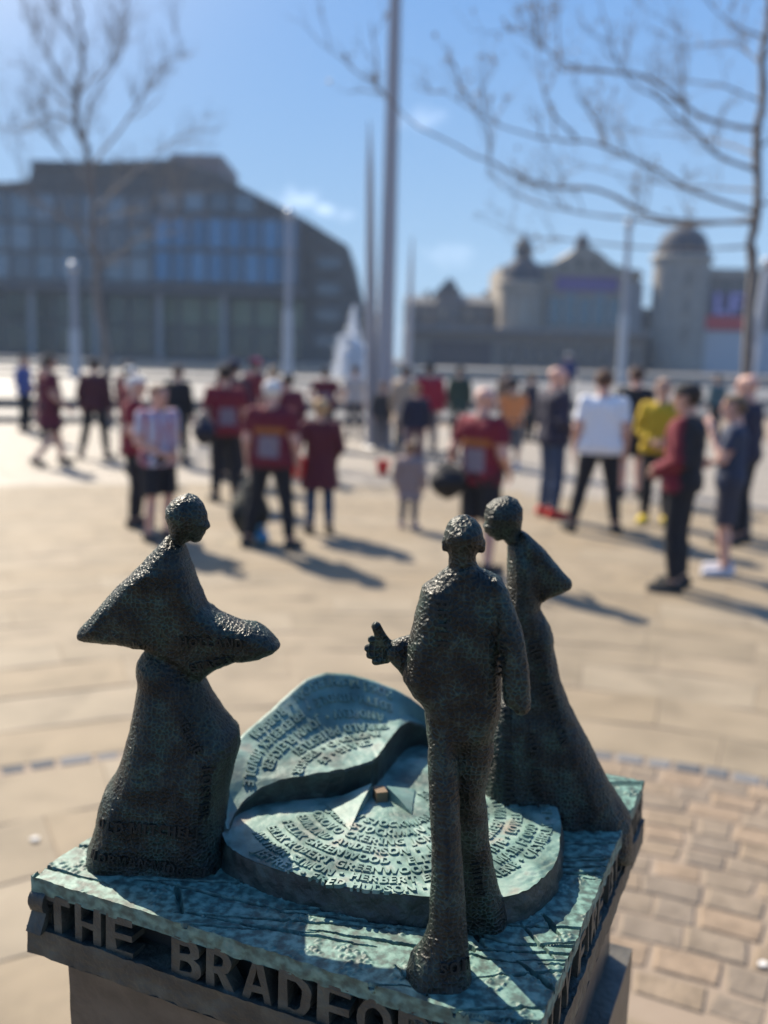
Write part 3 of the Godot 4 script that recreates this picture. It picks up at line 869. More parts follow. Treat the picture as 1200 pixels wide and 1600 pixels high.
# ------------------------------------------------------------------ the memorial
const MC := Vector3(-0.002, 0, -1.176)             # centre of the pedestal
const DC := Vector3(0.02, 0, -1.165)               # centre of the disc on it
const DR := 0.215
var turn24 := Basis(Vector3.UP, deg_to_rad(-24.0))
var memo: Node3D
var n_rough := FastNoiseLite.new()
var n_crack := FastNoiseLite.new()
var n_peb := FastNoiseLite.new()
var n_low := FastNoiseLite.new()

func shift(b: Buf) -> Buf:                          # the memorial's parts are laid out in the square's own metres
	for q in b.v.size(): b.v[q] -= memo.position
	return b

func grid_face(b: Buf, o: Vector3, du: Vector3, dv: Vector3, nu: int, nv: int, disp: Callable) -> void:   # du x dv points outwards
	var k := b.v.size()
	for j in nv + 1:
		for q in nu + 1:
			var p := o + du * (float(q) / nu) + dv * (float(j) / nv)
			b.vert(p + disp.call(p), Vector3.UP)
	for j in nv:
		for q in nu:
			var a := k + j * (nu + 1) + q
			b.i.append_array([a, a + nu + 2, a + 1, a, a + nu + 1, a + nu + 2])

func rough_box(center: Vector3, size: Vector3, cell: float, disp: Callable, bs: Basis, top_cell := 0.0) -> Buf:
	var b := Buf.new()
	var x := bs.x * size.x; var y := bs.y * size.y; var z := bs.z * size.z
	var o := center - (x + y + z) / 2
	var c := func(l: float, q: float) -> int: return maxi(1, int(l / q))
	var tc := top_cell if top_cell > 0.0 else cell
	grid_face(b, o + z, x, y, c.call(size.x, cell), c.call(size.y, cell), disp)
	grid_face(b, o + x + z, -z, y, c.call(size.z, cell), c.call(size.y, cell), disp)
	grid_face(b, o + x, -x, y, c.call(size.x, cell), c.call(size.y, cell), disp)
	grid_face(b, o, z, y, c.call(size.z, cell), c.call(size.y, cell), disp)
	grid_face(b, o, x, z, c.call(size.x, cell * 4), c.call(size.z, cell * 4), disp)
	grid_face(b, o + y + z, x, -z, c.call(size.x, tc), c.call(size.z, tc), disp)
	b.smooth()
	return b

func rough_disp(p: Vector3) -> Vector3:
	return Vector3(n_rough.get_noise_3dv(p), n_rough.get_noise_3dv(p + Vector3(5, 0, 0)), n_rough.get_noise_3dv(p + Vector3(0, 5, 0))) * 0.0022

var crack_bins := {}
func lay_cracks() -> void:                          # long splits that run out across the plate, and short ones between them
	var r := RandomNumberGenerator.new()
	r.seed = 99
	for k in 165:
		var c := Vector2(r.randf_range(-0.46, 0.46), r.randf_range(-0.46, 0.46))
		var a := 0.1 * r.randfn() - c.x * 0.55 + 0.12
		var l := r.randf_range(0.04, 0.17)
		if k > 128:
			a += r.randf_range(0.7, 1.3); l *= 0.22
		var d := Vector2(cos(a), sin(a)) * l
		c += Vector2(MC.x, MC.z)
		var cr := [c - d, c + d, r.randf_range(0.0006, 0.0015), r.randf_range(0.005, 0.012)]
		var seen := {}
		for q in 101:
			var p := (c - d).lerp(c + d, q / 100.0)
			for ox in [-0.01, 0.01]:
				for oy in [-0.01, 0.01]:
					var key := Vector2i(floori((p.x + ox) / 0.03), floori((p.y + oy) / 0.03))
					if not seen.has(key):
						seen[key] = true
						crack_bins[key] = crack_bins.get(key, []) + [cr]

func crack_depth(p: Vector3) -> float:
	var q := Vector2(p.x, p.z + n_rough.get_noise_2d(p.x * 0.4, p.z * 0.4) * 0.0014)
	var d := 0.0
	for c in crack_bins.get(Vector2i(floori(p.x / 0.03), floori(p.z / 0.03)), []):
		var e: Vector2 = c[1] - c[0]
		var w: float = c[2]
		var u: Vector2 = q - c[0]
		var t := u.dot(e) / e.length_squared()
		if t < 0.0 or t > 1.0: continue
		var f := absf(u.x * e.y - u.y * e.x) / e.length() / (w * (0.4 + 1.2 * sin(PI * t)))
		if f < 1.6: d = minf(d, -float(c[3]) * clampf((1.5 - f) * 2.0, 0.0, 1.0))
	var lev := n_low.get_noise_2d(p.x * 0.7, p.z * 1.5)
	d += 0.0006 * lev
	var m := n_low.get_noise_2d(p.x * 3.0 + 9.0, p.z * 3.0)
	if m > 0.2:
		d += minf((m - 0.2) * 9.0, 1.0) * 0.0022 * clampf(0.55 - (n_peb.get_noise_2d(p.x, p.z) + 1.0), 0.0, 0.5) * 2.0
	return d

func plate_disp(p: Vector3) -> Vector3:
	var d := rough_disp(p)
	if p.y > 1.2985: d.y = d.y * 0.07 + crack_depth(p)
	return d

func rim_h(a: float) -> float:                      # height of the raised half's outer rim; a in degrees from straight back, to the right
	return curve([[-112, 1.334], [-103, 1.346], [-95, 1.362], [-82, 1.384], [-70, 1.391], [-60, 1.397], [-52, 1.406], [-44, 1.421], [-36, 1.437], [-28, 1.442], [-18, 1.436], [-7, 1.423], [2, 1.409], [6, 1.401], [11, 1.389], [18, 1.371], [27, 1.352], [42, 1.333]], a)
func lip_r(a: float) -> float:
	return curve([[-112, 0.212], [-104, 0.2], [-99, 0.186], [-94, 0.166], [-90, 0.14], [-86, 0.112], [-80, 0.084], [-70, 0.066], [-50, 0.054], [-30, 0.054], [-16, 0.064], [-7, 0.084], [-1, 0.11], [3, 0.136], [6, 0.166], [9, 0.188], [13, 0.2], [20, 0.206], [42, 0.21]], a)
func lip_h(a: float) -> float:
	return curve([[-112, 1.333], [-104, 1.338], [-97, 1.35], [-90, 1.362], [-80, 1.367], [-50, 1.368], [-20, 1.37], [0, 1.377], [4, 1.378], [8, 1.374], [13, 1.364], [20, 1.35], [42, 1.331]], a)
func lobe_h(r: float, a: float) -> float:
	var v := clampf((r - lip_r(a)) / (DR - lip_r(a)), 0.0, 1.0)
	return lerpf(lip_h(a), rim_h(a), 0.16 * v + 0.84 * pow(maxf(v - 0.5, 0.0) / 0.5, 1.2)) + n_rough.get_noise_2d(r * sin(deg_to_rad(a)), r * cos(deg_to_rad(a))) * 0.0008
func disc_h(r: float, a: float) -> float:
	var x := r * sin(deg_to_rad(a)); var z := r * cos(deg_to_rad(a))
	var h := 1.33 + n_rough.get_noise_2d(x, z) * 0.0011 + n_low.get_noise_2d(x, z) * 0.002
	var edge := smoothstep(0.6, 1.0, r / disc_r(a))
	h += edge * 0.0022 * clampf(0.6 - (n_peb.get_noise_2d(x, z) + 1.0), 0.0, 0.5) * clampf(n_low.get_noise_2d(x * 2.0 + 3.0, z * 2.0) * 4.0 + 0.6, 0.0, 1.0) * 2.0
	return h

func disc_r(a: float) -> float:                     # the disc is not quite round
	return curve([[-180, 0.206], [-157, 0.198], [-135, 0.213], [-121, 0.224], [-107, 0.219], [-90, 0.215], [90, 0.215], [110, 0.217], [128, 0.234], [143, 0.243], [156, 0.234], [170, 0.214], [180, 0.206]], wrapf(a, -180.0, 180.0))

func polar(r: float, a: float, y: float) -> Vector3:
	return DC + Vector3(r * sin(deg_to_rad(a)), y, -r * cos(deg_to_rad(a)))

func ring_text(parent: Node, m: Material, txt: String, r: float, a0: float, raised: bool, size := 0.0135) -> void:
	var b := Buf.new()
	var hh := func(rr: float, aa: float) -> float: return lobe_h(rr, aa) if raised else disc_h(rr, aa)
	letters_on(b, txt, size, func(s: float) -> Transform3D:
		var a := a0 - rad_to_deg(s / r)
		var p := polar(r, a, hh.call(r, a))
		var q := polar(r - size, a, hh.call(r - size, a))
		var y := (q - p).normalized()
		var x := polar(r, a - 1.0, hh.call(r, a - 1.0)) - polar(r, a + 1.0, hh.call(r, a + 1.0))
		x = (x - y * x.dot(y)).normalized()
		return Transform3D(Basis(x, y, x.cross(y)), p))
	part("raised_name", shift(b), m, parent)

func sculpt(pieces: Array, cell: float, rough: float, extra: Callable) -> Field:
	var lo := Vector3.ONE * 9.0
	var hi := Vector3.ONE * -9.0
	for p in pieces:
		for q in p.poly:
			lo = Vector3(minf(lo.x, q.x), minf(lo.y, q.y), minf(lo.z, p.z - 0.1)); hi = Vector3(maxf(hi.x, q.x), maxf(hi.y, q.y), maxf(hi.z, p.z + 0.1))
	var pad: float = pieces[0].get("pad", cell * 5)
	lo -= Vector3.ONE * pad; hi += Vector3.ONE * pad
	var fd := Field.new(lo, hi, cell)
	for p in pieces:
		var poly: PackedVector2Array = p.poly
		var w: float = p.w
		var a0 := Vector2(9, 9); var a1 := Vector2(-9, -9)
		for q in poly: a0 = a0.min(q); a1 = a1.max(q)
		var x0 := maxi(0, int((a0.x - lo.x) / cell) - 5); var x1 := mini(fd.nx, int((a1.x - lo.x) / cell) + 6)
		var y0 := maxi(0, int((a0.y - lo.y) / cell) - 5); var y1 := mini(fd.ny, int((a1.y - lo.y) / cell) + 6)
		var nx := x1 - x0; var ny := y1 - y0
		var s := PackedFloat32Array(); s.resize(nx * ny)
		for y in ny:
			for x in nx:
				var q := Vector2(lo.x + (x0 + x) * cell, lo.y + (y0 + y) * cell)
				var best := 9.0
				var inside := false
				var b := poly[poly.size() - 1]
				for a in poly:
					var e := b - a
					var t := clampf((q - a).dot(e) / maxf(e.length_squared(), 1e-12), 0.0, 1.0)
					best = minf(best, (q - a - e * t).length_squared())
					if (a.y > q.y) != (b.y > q.y) and q.x < (b.x - a.x) * (q.y - a.y) / (b.y - a.y) + a.x: inside = not inside
					b = a
				s[y * nx + x] = sqrt(best) * (1.0 if inside else -1.0)
		for pass_ in int(p.get("blur", 2)):
			var o := s.duplicate()
			for y in range(1, ny - 1):
				for x in range(1, nx - 1):
					var k := y * nx + x
					s[k] = (o[k] * 2.0 + o[k - 1] + o[k + 1] + o[k - nx] + o[k + nx]) / 6.0
		var kk: float = p.get("k", 0.004)
		for y in ny:
			var wy := lo.y + (y0 + y) * cell
			var tm: float = curve(p.t, wy)
			var zc: float = p.z + (curve(p.dz, wy) if p.has("dz") else 0.0)
			var zlo := maxi(0, int((zc - tm - lo.z) / cell) - 5); var zhi := mini(fd.nz, int((zc + tm - lo.z) / cell) + 6)
			for x in nx:
				var q: float = maxf(1.0 - s[y * nx + x] / w, 0.0)
				if q > 1.6: continue
				q = q * q
				var sc := minf(tm, w)
				var at := y0 * fd.nx + y * fd.nx + x0 + x
				for z in range(zlo, zhi):
					var u := (lo.z + z * cell - zc) / tm
					var d := (sqrt(u * u + q) - 1.0) * sc
					var i := at + z * fd.nx * fd.ny
					var o := fd.f[i]
					var e := maxf(kk - absf(o - d), 0.0) / kk
					fd.f[i] = minf(o, d) - e * e * kk * 0.25
	extra.call(fd)
	for i in fd.f.size():
		var d := fd.f[i]
		if d < 0.007 and d > -0.007:
			var x := i % fd.nx; var y := (i / fd.nx) % fd.ny; var z := i / (fd.nx * fd.ny)
			var px := lo.x + x * cell; var py := lo.y + y * cell; var pz := lo.z + z * cell
			d -= 0.0016 * n_low.get_noise_3d(px * 4.0, py * 1.0, pz * 4.0)
			fd.f[i] = d - rough * (0.55 - (n_peb.get_noise_3d(px, py, pz) + 1.0)) * 1.2 - rough * n_rough.get_noise_3d(px, py, pz)
	return fd

func figure(called: String, fd: Field, head: Field, palm: Field, m: Material, words: Array, m2: Material) -> void:
	var a := fd.nets()
	var b := Buf.new()
	b.v = a[0]; b.n = a[1]; b.i = a[2]
	b.c.resize(b.v.size())
	var hd := head.nets()
	b.add([hd[0], hd[1], hd[2]], Transform3D())
	if palm:
		var pm := palm.nets()
		b.add([pm[0], pm[1], pm[2]], Transform3D())
	var o := part(called, shift(b), m, memo)
	for w in words:
		var l := pts2(w[1])
		var d := (l[1] - l[0]).normalized()
		var up := Vector2(-d.y, d.x)
		var tb := Buf.new()
		var fit: float = w[2]
		var step := func(s: float) -> Transform3D:
			var q := l[0] + d * s + up * fit * 0.5
			var z := fd.front(q.x, q.y)
			if z == -INF: return Transform3D(Basis.from_scale(Vector3.ONE * 0.001), Vector3(q.x, q.y, MC.z))
			var zx := fd.front(q.x + 0.006, q.y); var zx2 := fd.front(q.x - 0.006, q.y)
			var zy := fd.front(q.x, q.y + 0.006); var zy2 := fd.front(q.x, q.y - 0.006)
			var gx := clampf((zx - zx2) / 0.012, -2.0, 2.0) if zx > -5 and zx2 > -5 else 0.0
			var gy := clampf((zy - zy2) / 0.012, -2.0, 2.0) if zy > -5 and zy2 > -5 else 0.0
			var nn := Vector3(-gx, -gy, 1).normalized()
			var x := Vector3(d.x, d.y, 0); x = (x - nn * x.dot(nn)).normalized()
			var y := nn.cross(x)
			return Transform3D(Basis(x, y, nn), Vector3(q.x, q.y, z) - y * fit * 0.5)
		letters_on(tb, w[0], fit, step, 0.2, 0.004)
		part("raised_name", shift(tb), m2, o)

func build_memorial() -> void:
	n_rough.seed = 3; n_rough.frequency = 45.0; n_rough.fractal_octaves = 3
	n_low.seed = 11; n_low.frequency = 6.0; n_low.fractal_octaves = 2
	n_crack.seed = 5; n_crack.noise_type = FastNoiseLite.TYPE_CELLULAR; n_crack.frequency = 1.0
	n_crack.cellular_return_type = FastNoiseLite.RETURN_DISTANCE2_SUB; n_crack.fractal_type = FastNoiseLite.FRACTAL_NONE
	n_peb.seed = 8; n_peb.noise_type = FastNoiseLite.TYPE_CELLULAR; n_peb.frequency = 150.0
	n_peb.cellular_return_type = FastNoiseLite.RETURN_DISTANCE; n_peb.fractal_type = FastNoiseLite.FRACTAL_NONE
	lay_cracks()
	memo = thing("bronze_memorial", "weathered bronze memorial with three small cloaked figures around a names disc on a square pedestal", "memorial", MC)

	var net := noise_tex(21, FastNoiseLite.TYPE_CELLULAR, 0.024, 1024, [[0.0, grey(1)], [0.1, grey(0.85)], [0.3, grey(0.25)], [0.75, grey(0.0)], [1.0, grey(0.2)]], 1, FastNoiseLite.RETURN_DISTANCE2_SUB, 0.85)
	var net_col := noise_tex(21, FastNoiseLite.TYPE_CELLULAR, 0.024, 1024, [[0.0, lin(0.07258, 0.09924, 0.08919)], [0.16, lin(0.04435, 0.06264, 0.05554)], [0.33, lin(0.01129, 0.01708, 0.01525)], [1.0, lin(0.005645, 0.008947, 0.008213)]], 1, FastNoiseLite.RETURN_DISTANCE2_SUB, 0.85)
	var dark := textured("dark bronze net", net_col, 8.0, 0.46, 0.0, net, 0.15)
	dark.detail_enabled = true; dark.detail_blend_mode = BaseMaterial3D.BLEND_MODE_MUL
	dark.detail_albedo = noise_tex(36, FastNoiseLite.TYPE_SIMPLEX_SMOOTH, 0.005, 512, [[0.0, Color(0.34, 0.32, 0.29)], [0.4, Color(0.6, 0.59, 0.55)], [0.62, Color(0.76, 0.82, 0.78)], [1.0, Color(0.8, 0.98, 0.9)]], 6)
	var dark2 := mat("dark bronze", Color(0.014, 0.018, 0.017), 0.4, 0.1)
	dark.metallic_specular = 0.38; dark2.metallic_specular = 0.3
	var pat_col := noise_tex(31, FastNoiseLite.TYPE_SIMPLEX_SMOOTH, 0.014, 1024, [[0.0, lin(0.0168, 0.03053, 0.02621)], [0.34, lin(0.0384, 0.07886, 0.0649)], [0.5, lin(0.0672, 0.1399, 0.1136)], [0.65, lin(0.102, 0.201, 0.1635)], [0.85, lin(0.15, 0.2544, 0.2084)], [1.0, lin(0.192, 0.2264, 0.1722)]], 6)
	var fine := noise_tex(32, FastNoiseLite.TYPE_SIMPLEX_SMOOTH, 0.02, 1024, [[0.0, grey(0)], [0.35, grey(0.3)], [0.6, grey(0.75)], [1.0, grey(1)]], 6)
	var patina := textured("green patina", pat_col, 4.0, 0.6, 0.0, fine, 0.02)
	var pat2 := noise_tex(33, FastNoiseLite.TYPE_SIMPLEX_SMOOTH, 0.004, 1024, [[0.0, lin(0.01912, 0.03788, 0.03315)], [0.3, lin(0.05313, 0.1082, 0.09061)], [0.52, lin(0.1222, 0.2164, 0.1824)], [0.7, lin(0.1859, 0.2651, 0.2244)], [0.85, lin(0.2177, 0.2164, 0.1768)], [1.0, lin(0.2231, 0.1861, 0.1459)]], 5)
	var disc_m := textured("pale patina", pat2, 3.0, 0.58, 0.0, fine, 0.04)
	patina.metallic_specular = 0.5; disc_m.metallic_specular = 0.5
	var side_col := noise_tex(34, FastNoiseLite.TYPE_SIMPLEX_SMOOTH, 0.008, 512, [[0.0, lin(0.0132, 0.0161, 0.0136)], [0.45, lin(0.033, 0.03778, 0.03059)], [0.7, lin(0.0495, 0.05737, 0.04623)], [1.0, lin(0.066, 0.08745, 0.07138)]], 5)
	var side := textured("brown green bronze", side_col, 5.0, 0.55, 0.0, fine, 0.1)
	var shaft_col := noise_tex(35, FastNoiseLite.TYPE_SIMPLEX_SMOOTH, 0.01, 512, [[0.0, lin(0.04, 0.037, 0.03)], [0.5, lin(0.075, 0.068, 0.055)], [1.0, lin(0.11, 0.1, 0.08)]], 5)
	var shaft_m := textured("pedestal bronze", shaft_col, 3.0, 0.45, 0.15, fine, 0.05)

	# pedestal, plates, the openwork band of letters
	part("plinth_step", shift(rough_box(MC + Vector3(0, 0.515, 0), Vector3(0.6, 1.03, 0.6), 0.05, rough_disp, turn24)), shaft_m, memo)
	part("pedestal_shaft", shift(rough_box(MC + Vector3(0, 1.12, 0), Vector3(0.54, 0.18, 0.54), 0.03, rough_disp, turn24)), shaft_m, memo)
	part("lower_plate", shift(rough_box(MC + Vector3(0, 1.2225, 0), Vector3(0.604, 0.033, 0.604), 0.006, rough_disp, turn24)), side, memo)
	part("recessed_core", shift(rough_box(MC + Vector3(0, 1.26, 0), Vector3(0.525, 0.046, 0.525), 0.02, rough_disp, turn24)), mat("core", Color(0.025, 0.028, 0.026), 0.55, 0.2), memo)
	part("top_plate", shift(rough_box(MC + Vector3(0, 1.2905, 0), Vector3(0.596, 0.019, 0.596), 0.004, plate_disp, turn24, 0.0011)), patina, memo)
	for f in [[0.0, "THE BRADFORD", 0.0745, 0.0], [PI / 2, "CITY FIRE DISASTER", 0.0545, 0.012], [PI, "THE BRADFORD", 0.0745, 0.0], [-PI / 2, "CITY FIRE DISASTER", 0.0545, 0.012]]:
		var bs := turn24 * Basis(Vector3.UP, f[0])
		var k := 0
		for ch in f[1]:
			if ch != " ":
				var g := glyph(ch)
				var b := Buf.new()
				var wide: float = 0.596 * f[2] * 0.84
				if ch == "I": wide *= 0.4
				var u: float = -0.298 + 0.596 * (f[3] + 0.03 + f[2] * (k + 0.45))
				var at := MC + bs * Vector3(u, 1.2365, 0.277)
				b.add(g, Transform3D(bs * Basis.from_scale(Vector3(wide / g[4], 0.047, 0.021)), at + bs * Vector3(-wide / 2, 0, 0)))
				for q in b.v.size(): b.v[q] += rough_disp(b.v[q]) * 0.8
				part("raised_letter", shift(b), side, memo)
			k += 1
	# beam ends of the openwork that stick out at the corner
	var kb := Buf.new()
	var corner := MC + turn24 * Vector3(-0.298, 1.262, 0.27)
	kb.tube([corner, corner + turn24 * Vector3(-0.012, 0, 0.004)], [0.0065, 0.0075], 10)
	part("corner_stub", shift(kb), side, memo)

	# the disc
	var b := Buf.new()
	var nr := 84; var na := 300
	for j in nr + 1:
		for q in na:
			var a := 360.0 * q / na
			var r := disc_r(a) * j / nr
			b.vert(polar(r, a, disc_h(r, a)), Vector3.UP)
	for j in 5:
		for q in na:
			var a := 360.0 * q / na
			var p := polar(disc_r(a) + 0.0015 * j, a, 1.326 - 0.0075 * j)
			b.vert(p + rough_disp(p), Vector3.UP)
	for j in nr:
		for q in na:
			var k := j * na + q; var l := j * na + (q + 1) % na
			b.i.append_array([k, l, k + na, l, l + na, k + na])
	b.smooth()
	if b.n[na * 30].y < 0.0:
		for q in range(0, b.i.size(), 3):
			var w := b.i[q]; b.i[q] = b.i[q + 1]; b.i[q + 1] = w
		b.smooth()
	var disc := part("names_disc", shift(b), disc_m, memo)
	var rim_shade_m := textured("shade darkened rim bronze", noise_tex(37, FastNoiseLite.TYPE_SIMPLEX_SMOOTH, 0.012, 512, [[0.0, lin(0.0072, 0.012, 0.0108)], [0.45, lin(0.0156, 0.0252, 0.0216)], [0.7, lin(0.027, 0.0468, 0.039)], [1.0, lin(0.045, 0.078, 0.066)]], 6), 5.0, 0.5, 0.0, fine, 0.08)  # bronze of the disc walls, colour darkened further for their shade
	b = Buf.new()
	for j in 9:
		for q in na:
			var a := 360.0 * q / na
			var p := polar(disc_r(a) + 0.0008 * j, a, disc_h(disc_r(a), a) - 0.0042 * j - (0.0005 if j == 0 else 0.0))
			b.vert(p + rough_disp(p) * (0.0 if j == 0 else 1.3), Vector3.UP)
	for j in 8:
		for q in na:
			var k := j * na + q; var l := j * na + (q + 1) % na
			b.i.append_array([k, k + na, l, l, k + na, l + na])
	b.smooth()
	if b.n[na * 4].dot(b.v[na * 4] - DC - Vector3(0, 1.31, 0)) < 0.0:
		for q in range(0, b.i.size(), 3):
			var w := b.i[q]; b.i[q] = b.i[q + 1]; b.i[q + 1] = w
		b.smooth()
	part("disc_rim", shift(b), rim_shade_m, disc)
	# its raised half
	b = Buf.new()
	var nv := 40; na = 190
	var lip := []
	for q in na + 1:
		var a := lerpf(-112.0, 42.0, float(q) / na)
		var r0 := lip_r(a)
		lip.append([polar(r0 + 0.004, a, 1.326), polar(r0 + 0.0015, a, lerpf(1.33, lip_h(a), 0.5)), polar(r0 - 0.0005, a, lip_h(a) - 0.003), polar(r0 + 0.001, a, lobe_h(r0, a) + 0.0002)])
		for j in nv + 1:
			var r := lerpf(r0, DR, float(j) / nv)
			b.vert(polar(r + (0.001 if j == 0 else 0.0), a, lobe_h(r, a)), Vector3.UP)
		b.vert(polar(DR + 0.004, a, rim_h(a) - 0.003), Vector3.UP)
		b.vert(polar(DR + 0.003, a, 1.3), Vector3.UP)
	var st := nv + 3
	for q in na:
		for j in st - 1:
			var k := q * st + j
			b.i.append_array([k, k + 1, k + st, k + 1, k + st + 1, k + st])
	for j in range(1, st - 2):
		var k := na * st
		b.i.append_array([k, k + j, k + j + 1])
	b.smooth()
	if b.n[na / 2 * st + 20].y < 0.0:
		for q in range(0, b.i.size(), 3):
			var w := b.i[q]; b.i[q] = b.i[q + 1]; b.i[q + 1] = w
		b.smooth()
	part("raised_half", shift(b), disc_m, disc)
	b = Buf.new()
	for q in na:
		for j in 3:
			b.quad(lip[q][j], lip[q + 1][j], lip[q + 1][j + 1], lip[q][j + 1])
	b.tri(lip[na][0], polar(DR + 0.003, 42.0, 1.3), lip[na][3])
	for q in b.v.size(): b.v[q] += rough_disp(b.v[q]) * 0.5
	part("lip_wall", shift(b), rim_shade_m, disc)
	for t in [["ROSE McPHERSON * ROBSON", 0.209, 0.0], ["EDITH HINDLE * FREDERICK HINDLE", 0.19, 0.0], ["ANDREW * JOHN FLETCHER", 0.17, -4.0], ["GERALD PRIESTLEY", 0.15, -2.0], ["INDROVO * TREVOR", 0.13, -8.0], ["CRAIG * OF", 0.108, -16.0]]:
		ring_text(disc, disc_m, t[0], t[1], t[2], true)
	for t in [["ERI STOCKMAN * NOWIS", 0.062, -112.0], ["JOHN STOCKMAN * GERALD", 0.083, -104.0], ["OROVO CKERING JOHN OWNO * WILMAN", 0.104, -106.0], ["EDMUND ANDERSON * JOHN FLETCHER * NORMAN HALL", 0.125, -108.0], ["FELIX GREENWOOD * ELIZABETH * GREEN WILLIAM", 0.146, -112.0], ["ERIX ROBERT GREENWOOD * LEO WHITE * LOVELL PETER", 0.167, -114.0], ["ARTHUR SIMON * HERBERT EDWARD * MAIR FLOOD", 0.187, -116.0], ["JEFFREY * FRED HUDSON * DAVID IRENE * CATHERINE * FLOYD TROY WMAN", 0.206, -128.0]]:
		ring_text(disc, disc_m, t[0], t[1], t[2], false)
	# torn opening in the middle: two lifted flaps and a slug of brown metal between them
	for f in [[Vector3(-0.031, 1.3318, -1.092), Vector3(-0.066, 1.3312, -1.165), Vector3(-0.006, 1.347, -1.193)], [Vector3(0.013, 1.347, -1.186), Vector3(0.052, 1.3312, -1.212), Vector3(0.046, 1.3318, -1.139)]]:
		var fb := Buf.new()
		var o: Array = f if (f[1] - f[0]).cross(f[2] - f[0]).y > 0 else [f[0], f[2], f[1]]
		var mid: Vector3 = (o[0] + o[1] + o[2]) / 3.0 + Vector3(0, 0.0012, 0)
		for k in 3:
			var p: Vector3 = o[k]; var q: Vector3 = o[(k + 1) % 3]
			var pq := (p + q) / 2.0 + (mid - (p + q) / 2.0) * 0.06 + Vector3(0, 0.0007, 0)
			fb.tri(p, pq, mid); fb.tri(pq, q, mid)
			fb.quad(Vector3(p.x, 1.326, p.z), Vector3(pq.x, 1.326, pq.z), pq, p); fb.quad(Vector3(pq.x, 1.326, pq.z), Vector3(q.x, 1.326, q.z), q, pq)
		part("torn_flap", shift(fb), disc_m, disc)
	var sl := Buf.new()
	sl.box(Vector3(0.005, 1.336, -1.182), Vector3(0.015, 0.016, 0.02), Basis(Vector3.UP, 0.3))
	part("brown_slug", shift(sl), mat("raw bronze", Color(0.17, 0.12, 0.075), 0.5, 0.5), disc)

	# the three figures
	var none := func(_f: Field) -> void: pass
	var w1 := sculpt([
		{"poly": pts2("-259,1563 -277,1555 -288,1537 -289,1522 -286,1510 -289,1493 -296,1457 -306,1418 -315,1396 -328,1378 -333,1361 -337,1339 -346,1310 -354,1285 -358,1235 -170,1235 -174,1304 -181,1323 -183,1345 -180,1378 -173,1409 -166,1435 -168,1451 -184,1471 -199,1496 -211,1519 -231,1547"), "z": -1.1, "w": 0.03, "t": [[1.26, 0.075], [1.4, 0.06], [1.5, 0.042], [1.56, 0.035]]},
		{"poly": pts2("-249,1693 -259,1680 -279,1657 -306,1631 -329,1605 -354,1576 -352,1566 -326,1561 -296,1558 -272,1554 -245,1538 -211,1519 -190,1533 -168,1543 -141,1547 -125,1555 -116,1563 -130,1579 -146,1589 -168,1592 -191,1600 -204,1611 -215,1636 -224,1661 -231,1681"), "z": -1.09, "w": 0.016, "t": [[1.52, 0.02], [1.58, 0.033], [1.65, 0.04], [1.69, 0.026]], "blur": 1}], 0.0022, 0.0008, none)
	var w1h := sculpt([{"poly": pts2("-247,1690 -249,1703 -252,1712 -252,1723 -245,1731 -237,1737 -226,1741 -215,1738 -208,1730 -203.5,1718 -203,1711 -199,1703 -205,1699 -205.5,1696 -208,1693 -211,1687 -216,1684 -224,1686 -230,1682 -230,1660 -248,1660"), "z": -1.09, "w": 0.024, "t": [[1.66, 0.016], [1.69, 0.018], [1.715, 0.027], [1.735, 0.025]], "k": 0.006, "blur": 1}], 0.0013, 0.0005, none)
	figure("profile_woman", w1, w1h, null, dark, [["OLD MITCHELL", "-322,1352 -192,1348", 0.012], ["NORMAN MIDDLETON", "-330,1318 -188,1300", 0.0105], ["NELLIE", "-233,1482 -206,1438", 0.01], ["FOSTER", "-202,1429 -205,1343", 0.012], ["HOLLAND", "-229,1570 -138,1568", 0.011], ["STACEY", "-217,1536 -158,1552", 0.01]], dark2)

	var fingers := func(fd: Field) -> void:
		for q in [["14,1612 4,1620 -1,1629 -5,1638", 0.0062, 0.0052], ["8,1616 -2,1621 -9,1624", 0.0052, 0.0044], ["6,1611 -4,1615 -12,1615", 0.0052, 0.0042], ["5,1606 -4,1608 -10,1608", 0.005, 0.004], ["7,1602 1,1602 -4,1601", 0.0046, 0.0038]]:
			var l := pts2(q[0])
			for k in l.size() - 1:
				fd.capsule(Vector3(l[k].x, l[k].y, -0.928 + 0.003 * k), Vector3(l[k + 1].x, l[k + 1].y, -0.928 + 0.003 * (k + 1)), lerpf(q[1], q[2], k / 3.0), lerpf(q[1], q[2], (k + 1) / 3.0), 0.0012)
	var ears := func(fd: Field) -> void:
		for q in [-1, 1]: fd.capsule(Vector3(0.077 + q * 0.0175, 1.728, -0.906), Vector3(0.077 + q * 0.018, 1.721, -0.905), 0.0032, 0.0022, 0.003)
